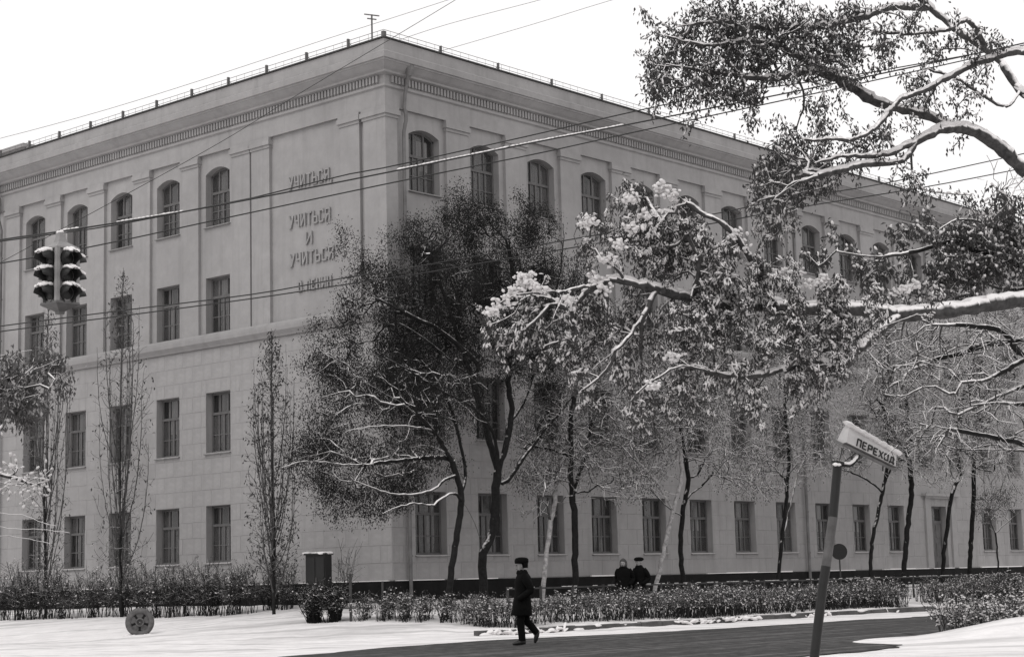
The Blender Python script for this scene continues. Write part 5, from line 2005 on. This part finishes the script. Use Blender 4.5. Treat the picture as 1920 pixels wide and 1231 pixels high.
for fr, out in TF:
    for j, z in enumerate((Hb * .66, 0.0, -Hb * .66)):
        lens = MB()
        k = 22
        lens.loft([ringpts(r, y, k, Frame(fr(np.array([0, 0, z])), fr.x, fr.y)) for r, y in ((.01, -hw - .03), (.07, -hw - .022), (.102, -hw - .004))], caps=False)
        lo_ = lens.build('lens', M['black'], TL, True)
        v = MB()
        th = np.linspace(math.radians(-62), math.radians(242), 25)
        rings = []
        for y, r, drop in ((-hw - .002, .118, 0), (-hw - .09, .122, .0), (-hw - .20, .125, -.04)):
            wgt = np.clip(np.sin(th), -1, 1)
            yy = np.where(wgt < .2, -hw - (-(y) - hw) * np.clip(.45 + wgt * .9, .18, 1), y)
            rings.append(fr(np.c_[r * np.cos(th), yy, r * np.sin(th) + z + drop]))
        inner = []
        for y, r, drop in ((-hw - .20, .115, -.04), (-hw - .09, .112, .0), (-hw - .002, .108, 0)):
            wgt = np.clip(np.sin(th), -1, 1)
            yy = np.where(wgt < .2, -hw - (-(y) - hw) * np.clip(.45 + wgt * .9, .18, 1), y)
            inner.append(fr(np.c_[r * np.cos(th), yy, r * np.sin(th) + z + drop]))
        v.loft(rings + inner, caps=False, close=False)
        hood = v.build('hood', M['black'], TL, True)
        n_ = 16
        yy = np.linspace(-hw - .02, -hw - .19, n_)
        dz = np.interp(np.abs(yy), [hw + .09, hw + .20], [0, -.04])
        q = np.concatenate([fr(np.c_[np.full(n_, x), yy, z + np.sqrt(.124 ** 2 - x * x) + dz + .008]) for x in (-.06, 0, .06)])
        lumps(q, np.tile(out, (len(q), 1)), rN.uniform(.015, .030, len(q)), rN, True, (1, 1.6), .8).build('snow_cap', M['snow'], TL, True)
# snow heaped where the hanger meets the cable
q = tc_ + ZV * (zw - .02)
lumps(np.array([q + rN.normal(0, .015, 3) for _ in range(7)]), np.tile([1.0, 0, 0], (7, 1)), np.full(7, .03), rN, True, (1, 1.2), .8).build('snow_cap', M['snow'], TL, True)

# overhead wires
def wire(pts, r, label, group='overhead wires', snow=None, sag=0.0, name='overhead_wire'):
    P_ = [at(*q) for q in pts]
    c = smooth_line(P_, .5)
    b = MB()
    b.tube(c, r, 6)
    o = empty(name, c[0], label, 'wire', group)
    b.build('cable', M['wire'], o, True)
    if snow:
        for x0, x1 in snow:
            xs = [960 + FPX * ((p - CAM) @ RIGHT) / ((p - CAM) @ FWD) for p in c]
            f_ = resample(c, .06)
            xf = np.interp(np.linspace(0, 1, len(f_)), np.linspace(0, 1, len(xs)), xs)
            k = np.nonzero((xf > x0) & (xf < x1) & (rN.uniform(0, 1, len(f_)) < .93))[0]
            if len(k):
                tdir = np.gradient(f_, axis=0)[k]
                lumps(f_[k] + ZV * (r + .006), tdir, rN.uniform(.8, 1.25, len(k)) * (r * .95), rN, False, (2.5, 5), 1.0).build('snow_ridge', M['snow'], o, True, kind='stuff')
    return o


wire([(-420, 507, 27), (-150, 474, 26), (0, 449, 25.5), (115, 433, 25), (300, 404, 25), (480, 371, 25), (740, 320, 25), (1000, 267, 25.2), (1150, 238.5, 25.5), (1345, 200, 26), (1555, 158, 26.5), (1900, 85, 27.5), (2300, -5, 28.5)], .012,
     'middle overhead cable crusted with snow that carries the traffic light', snow=((118, 150), (215, 345), (735, 1165)))
wire([(-420, 513, 28), (0, 452, 27), (200, 424, 26.6), (400, 385, 26.3), (480, 369, 26.2), (640, 329, 26), (740, 310, 26), (1000, 252.5, 26.2), (1150, 217.5, 26.4), (1345, 176, 26.8), (1555, 148, 27.4), (1900, 88, 28), (2300, 15, 29)], .0105, 'uppermost of three near cables, joining the snow crusted one')
wire([(-420, 560, 28), (6, 492, 27), (200, 456, 26.6), (400, 413, 26.3), (740, 341, 26), (1000, 289, 26.2), (1150, 256, 26.4), (1345, 214, 26.8), (1555, 169, 27.4), (1900, 92, 28), (2300, 0, 29)], .0105, 'lowest of the three near cables, running below the snow crusted one')
wire([(-420, 668, 36), (6, 610, 35), (240, 580, 34.7), (480, 550, 34.5), (652, 519, 34.4), (760, 503, 34.4), (1060, 450, 34.6), (1294, 409.5, 35), (1480, 372, 35.5), (1665, 342, 36), (2000, 270, 37), (2300, 205, 38)], .0125, 'upper line of the lower cable pair crossing the tree crowns')
wire([(-420, 678, 36), (6, 620, 35.4), (240, 590, 35), (480, 558, 34.8), (652, 532, 34.7), (760, 517, 34.7), (1060, 466, 34.9), (1327, 420, 35.2), (1500, 388, 35.6), (1758, 346, 36.2), (2000, 298, 37), (2300, 235, 38)], .0125, 'lower line of the lower cable pair crossing the tree crowns')
wire([(-200, 600, 46), (118, 428, 46), (400, 274, 47), (560, 176, 47), (817, 22, 48), (1000, -90, 49)], .008, 'thin stay wire slanting steeply across the left facade into the sky')
wire([(-200, 310, 60), (200, 205, 60), (640, 64, 60), (900, -20, 60), (1100, -90, 60)], .008, 'faint upper sky wire left of the aerial mast')
wire([(700, 92, 60), (830, 48, 60), (1000, 3, 60), (1200, -50, 60)], .008, 'faint sky wire rising from behind the roof corner, upper one')
wire([(770, 112, 62), (1000, 45, 62), (1120, 8, 62), (1300, -45, 62)], .008, 'faint sky wire above the right roof railing, lower one')


# ------------------------------------------------------------------ people
def skin_mesh(name, joints, edges, root, levels=2):
    """one continuous skinned surface grown round a skeleton of joints"""
    names = list(joints)
    me = bpy.data.meshes.new('skeleton')
    me.from_pydata([joints[n][0] for n in names], [(names.index(a), names.index(b)) for a, b in edges], [])
    o = bpy.data.objects.new('skeleton', me)
    COL.objects.link(o)
    md = o.modifiers.new('skin', 'SKIN')
    md.use_smooth_shade = True
    for i, n in enumerate(names):
        r = joints[n][1]
        r = (r, r) if isinstance(r, (int, float)) else r
        me.skin_vertices[0].data[i].radius = r
        me.skin_vertices[0].data[i].use_root = (n == root)
    sb = o.modifiers.new('sub', 'SUBSURF')
    sb.levels = sb.render_levels = levels
    dg = bpy.context.evaluated_depsgraph_get()
    dg.update()
    out = bpy.data.meshes.new_from_object(o.evaluated_get(dg))
    out.name = name
    bpy.data.objects.remove(o)
    return out


def person(pos, fwd, label, scale, group, hat, legs, hands_in=True, look=None, skirt=False):
    root = empty('person', pos, label, 'person', group)
    f = np.array(fwd, float)
    f /= np.linalg.norm(f)
    s = np.cross(ZV, f)                                   # the person's left

    def W(a, b_, c):
        return (f * a + s * b_ + ZV * c) * scale

    hd = np.array(look if look is not None else fwd, float)
    hd /= np.linalg.norm(hd)
    hs = np.cross(ZV, hd)
    hip = .90
    J = {'pelvis': (W(0, 0, .93), .13), 'waist': (W(.01, 0, 1.08), .125), 'chest': (W(.02, 0, 1.28), (.15, .13)), 'neckb': (W(.02, 0, 1.44), .075), 'neck': (W(.03, 0, 1.50), .055),
         'jaw': (W(.03, 0, 1.55) + hd * .02, .075), 'head': (W(.03, 0, 1.63) + hd * .012, .098), 'crown': (W(.03, 0, 1.70), .075)}
    E_ = [('pelvis', 'waist'), ('waist', 'chest'), ('chest', 'neckb'), ('neckb', 'neck'), ('neck', 'jaw'), ('jaw', 'head'), ('head', 'crown')]
    for sd, nm in ((1, 'l'), (-1, 'r')):
        hp_, kn, an, toe = legs[nm]
        J[nm + 'hip'] = (W(0, sd * .09, .88), .085)
        J[nm + 'knee'] = (W(kn[0], sd * .09, kn[1]), .06)
        J[nm + 'ankle'] = (W(an[0], sd * .09, an[1]), .043)
        J[nm + 'toe'] = (W(toe[0], sd * .10, toe[1]), .035)
        E_ += [('pelvis', nm + 'hip'), (nm + 'hip', nm + 'knee'), (nm + 'knee', nm + 'ankle'), (nm + 'ankle', nm + 'toe')]
        J[nm + 'sh'] = (W(.0, sd * .18, 1.40), .062)
        J[nm + 'el'] = (W(-.10, sd * .25, 1.14), .046)
        J[nm + 'wr'] = (W(.09, sd * .21, .97), .034)
        J[nm + 'palm'] = (W(.14, sd * .17, .93), .034)
        E_ += [('chest', nm + 'sh'), (nm + 'sh', nm + 'el'), (nm + 'el', nm + 'wr'), (nm + 'wr', nm + 'palm')]
    body = skin_mesh('body', J, E_, 'pelvis')
    body.materials.append(M['trouser'])
    body.materials.append(M['skin'])
    for p in body.polygons:
        if p.center[2] > 1.475 * scale:
            p.material_index = 1
        p.use_smooth = True
    bo = bpy.data.objects.new('body', body)
    COL.objects.link(bo)
    bo.parent = root
    ORG[bo.name] = ORG[root.name]
    org = np.array(ORG[root.name])
    # face: nose, eyes, ears, mouth
    hc = W(.03, 0, 1.61) + hd * .012 * scale
    fb = MB()
    lf = lambda a, b_, c: org + hc + (hd * a + hs * b_ + ZV * c) * scale
    fb.loft([[lf(.085, -.012, .02), lf(.085, .012, .02), lf(.098, .004, .02), lf(.098, -.004, .02)], [lf(.088, -.018, -.03), lf(.088, .018, -.03), lf(.125, .006, -.028), lf(.125, -.006, -.028)]])
    for sd in (-1, 1):
        lumps_ = lumps(np.array([lf(-.005, sd * .098, -.005)]), np.array([[0, 0, 1.0]]), np.array([.022 * scale]), rN, True, (1.3, 1.5), .6)
        fb = merge(fb, lumps_)
    fb.build('nose_and_ears', M['skin'], root, True)
    eb = MB()
    for sd in (-1, 1):
        m_ = lumps(np.array([lf(.088, sd * .033, .018)]), hs[None], np.array([.012 * scale]), rN, True, (1.1, 1.2), .6)
        eb = merge(eb, m_)
    m_ = lumps(np.array([lf(.086, 0, -.058)]), hs[None], np.array([.010 * scale]), rN, True, (2.2, 2.4), .5)
    merge(eb, m_).build('eyes_and_mouth', M['trouser'], root, True)
    # coat: rings from hem to collar, sleeves follow the arms
    th = np.linspace(0, 2 * math.pi, 28, endpoint=False)

    def ring(c, a, b_, z, pw=1.0):
        return [org + W(c + a * math.cos(t), b_ * math.sin(t), z + .01 * math.sin(5 * t + z * 9)) for t in th]
    fl_ = .035 if skirt else 0
    coat = MB()
    coat.loft([ring(.045, .215 + fl_, .225 + fl_, .60), ring(.05, .222 + fl_, .235 + fl_, .62), ring(.04, .205 + fl_ * .6, .225 + fl_ * .5, .75), ring(.03, .185, .215, .92), ring(.01, .165, .20, 1.05), ring(.01, .17, .215, 1.18),
               ring(.0, .175, .235, 1.30), ring(-.005, .155, .235, 1.38), ring(.0, .12, .185, 1.445), ring(.015, .088, .105, 1.485), ring(.022, .082, .085, 1.535), ring(.02, .075, .078, 1.53)], caps=False)
    for sd in (1, -1):
        arm = [W(.0, sd * .17, 1.405), W(-.05, sd * .235, 1.30), W(-.125, sd * .265, 1.13), W(-.06, sd * .262, 1.06), W(.06, sd * .235, .98), W(.11, sd * .20, .945)]
        arm = smooth_line(arm, .04 * scale)
        rr = np.interp(np.linspace(0, 1, len(arm)), [0, .2, .5, 1], [.085, .085, .075, .062]) * scale
        coat.tube(arm + org, rr, 12)
    for zz in (1.30, 1.12, .94, .78):
        m_ = lumps(np.array([org + W(.02 + .19, .03, zz)]), f[None], np.array([.016 * scale]), rN, False, (.5, .6), 1.0)
        coat = merge(coat, m_)
    coat.build('coat', M['coat'], root, True)
    cl = MB()
    cl.loft([ring(.01, .115, .135, 1.44), ring(.015, .125, .14, 1.47), ring(.02, .10, .105, 1.525), ring(.02, .085, .09, 1.52)], caps=False)
    cl.build('collar', M['fur'], root, True)
    # headwear
    hb = MB()
    top = W(.03, 0, 1.63) + hd * .0

    def hring(a, b_, z, c=0.0):
        return [org + top + (hd * (c + a * math.cos(t)) + hs * b_ * math.sin(t) + ZV * z) * scale for t in th]
    if hat == 'fur':
        hb.loft([hring(.118, .105, .035, .0), hring(.142, .128, .045, -.005), hring(.148, .134, .085, -.008), hring(.142, .128, .125, -.01), hring(.120, .108, .150, -.01), hring(.06, .05, .165, -.01), hring(.005, .005, .168, -.01)], caps=False)
        hb.loft([hring(.06, .118, -.055, -.075), hring(.07, .122, .0, -.07), hring(.08, .124, .05, -.06)], caps=False)
        hm = M['fur']
    elif hat == 'beret':
        hb.loft([hring(.112, .105, .03), hring(.15, .145, .06, -.01), hring(.165, .155, .095, -.015), hring(.14, .13, .135, -.015), hring(.07, .06, .155, -.015), hring(.004, .004, .158, -.015)], caps=False)
        hm = M['fur']
    else:
        hb.loft([hring(.10, .115, -.11, -.03), hring(.105, .125, -.05, -.035), hring(.11, .12, .02, -.03), hring(.108, .108, .06, -.02), hring(.085, .085, .10, -.015), hring(.05, .045, .135, -.02), hring(.004, .004, .155, -.02)], caps=False)
        hm = M['scarf']
    hb.build('hat' if hat != 'scarf' else 'headscarf', hm, root, True)
    for nm, sd in (('l', 1), ('r', -1)):
        hp_, kn, an, toe = legs[nm]
        sb = MB()
        a_, t_ = np.array([an[0], an[1] - .035]), np.array(toe)
        heel = a_ - (t_ - a_) / np.linalg.norm(t_ - a_) * .07 + np.array([0, -.02])
        pts = [heel, a_, a_ * .45 + t_ * .55, t_, t_ + (t_ - a_) / np.linalg.norm(t_ - a_) * .045]
        rad = [.042, .056, .05, .042, .02]
        line = [W(q[0], sd * .095, max(q[1], .03)) + org for q in pts]
        sb.tube(smooth_line(line, .03 * scale), np.interp(np.linspace(0, 1, len(smooth_line(line, .03 * scale))), np.linspace(0, 1, 5), rad) * scale, 10)
        sb.tube([W(an[0], sd * .093, an[1] - .03) + org, W(an[0] * .8 + kn[0] * .2, sd * .093, an[1] * .8 + kn[1] * .2) + org], .056 * scale, 10)
        sb.build('boot', M['black'], root, True)
    # trouser legs, looser than the leg inside
    for nm, sd in (('l', 1), ('r', -1)):
        hp_, kn, an, toe = legs[nm]
        line = smooth_line([org + W(0, sd * .09, .90), org + W(kn[0] * .5, sd * .092, (.90 + kn[1]) / 2), org + W(kn[0], sd * .092, kn[1]), org + W((kn[0] + an[0]) / 2, sd * .093, (kn[1] + an[1]) / 2), org + W(an[0], sd * .093, an[1] - .01)], .05)
        b_ = MB()
        b_.tube(line, np.interp(np.linspace(0, 1, len(line)), [0, .5, 1], [.105, .082, .072]) * scale, 12)
        b_.build('trouser_leg', M['trouser'], root, True)
    if hands_in is False:
        pass
    return root


# walking man on the road: left leg planted, right leg trailing with the heel up
mp_ = g0(984, 1208)
walk = {'l': (None, (.09, .49), (.06, .10), (.22, .035)), 'r': (None, (-.06, .50), (-.27, .24), (-.235, .075))}
person(np.array([mp_[0], mp_[1], .004]), (-1, -.12, 0), 'man in long black coat and fur hat striding along the road, hands in pockets', 1.065, None, 'fur', walk)
stand = {'l': (None, (.03, .48), (0, .09), (.15, .035)), 'r': (None, (.03, .48), (0, .09), (.15, .035))}
w1 = K + NR * 6.3 + DR * ((onR(1170, 1090, 6.3) - K) @ DR)
w2 = K + NR * 6.5 + DR * ((onR(1200, 1090, 6.5) - K) @ DR)
w1[2], w2[2] = tz(w1), tz(w2)
person(w1, (-.35, -1, 0), 'person in dark coat and pointed headscarf standing behind the hedge', .965, 'two people behind the hedge', 'scarf', stand, skirt=True)
person(w2, (-.75, -.75, 0), 'person in dark coat and round dark hat standing behind the hedge', .985, 'two people behind the hedge', 'beret', stand, skirt=True)
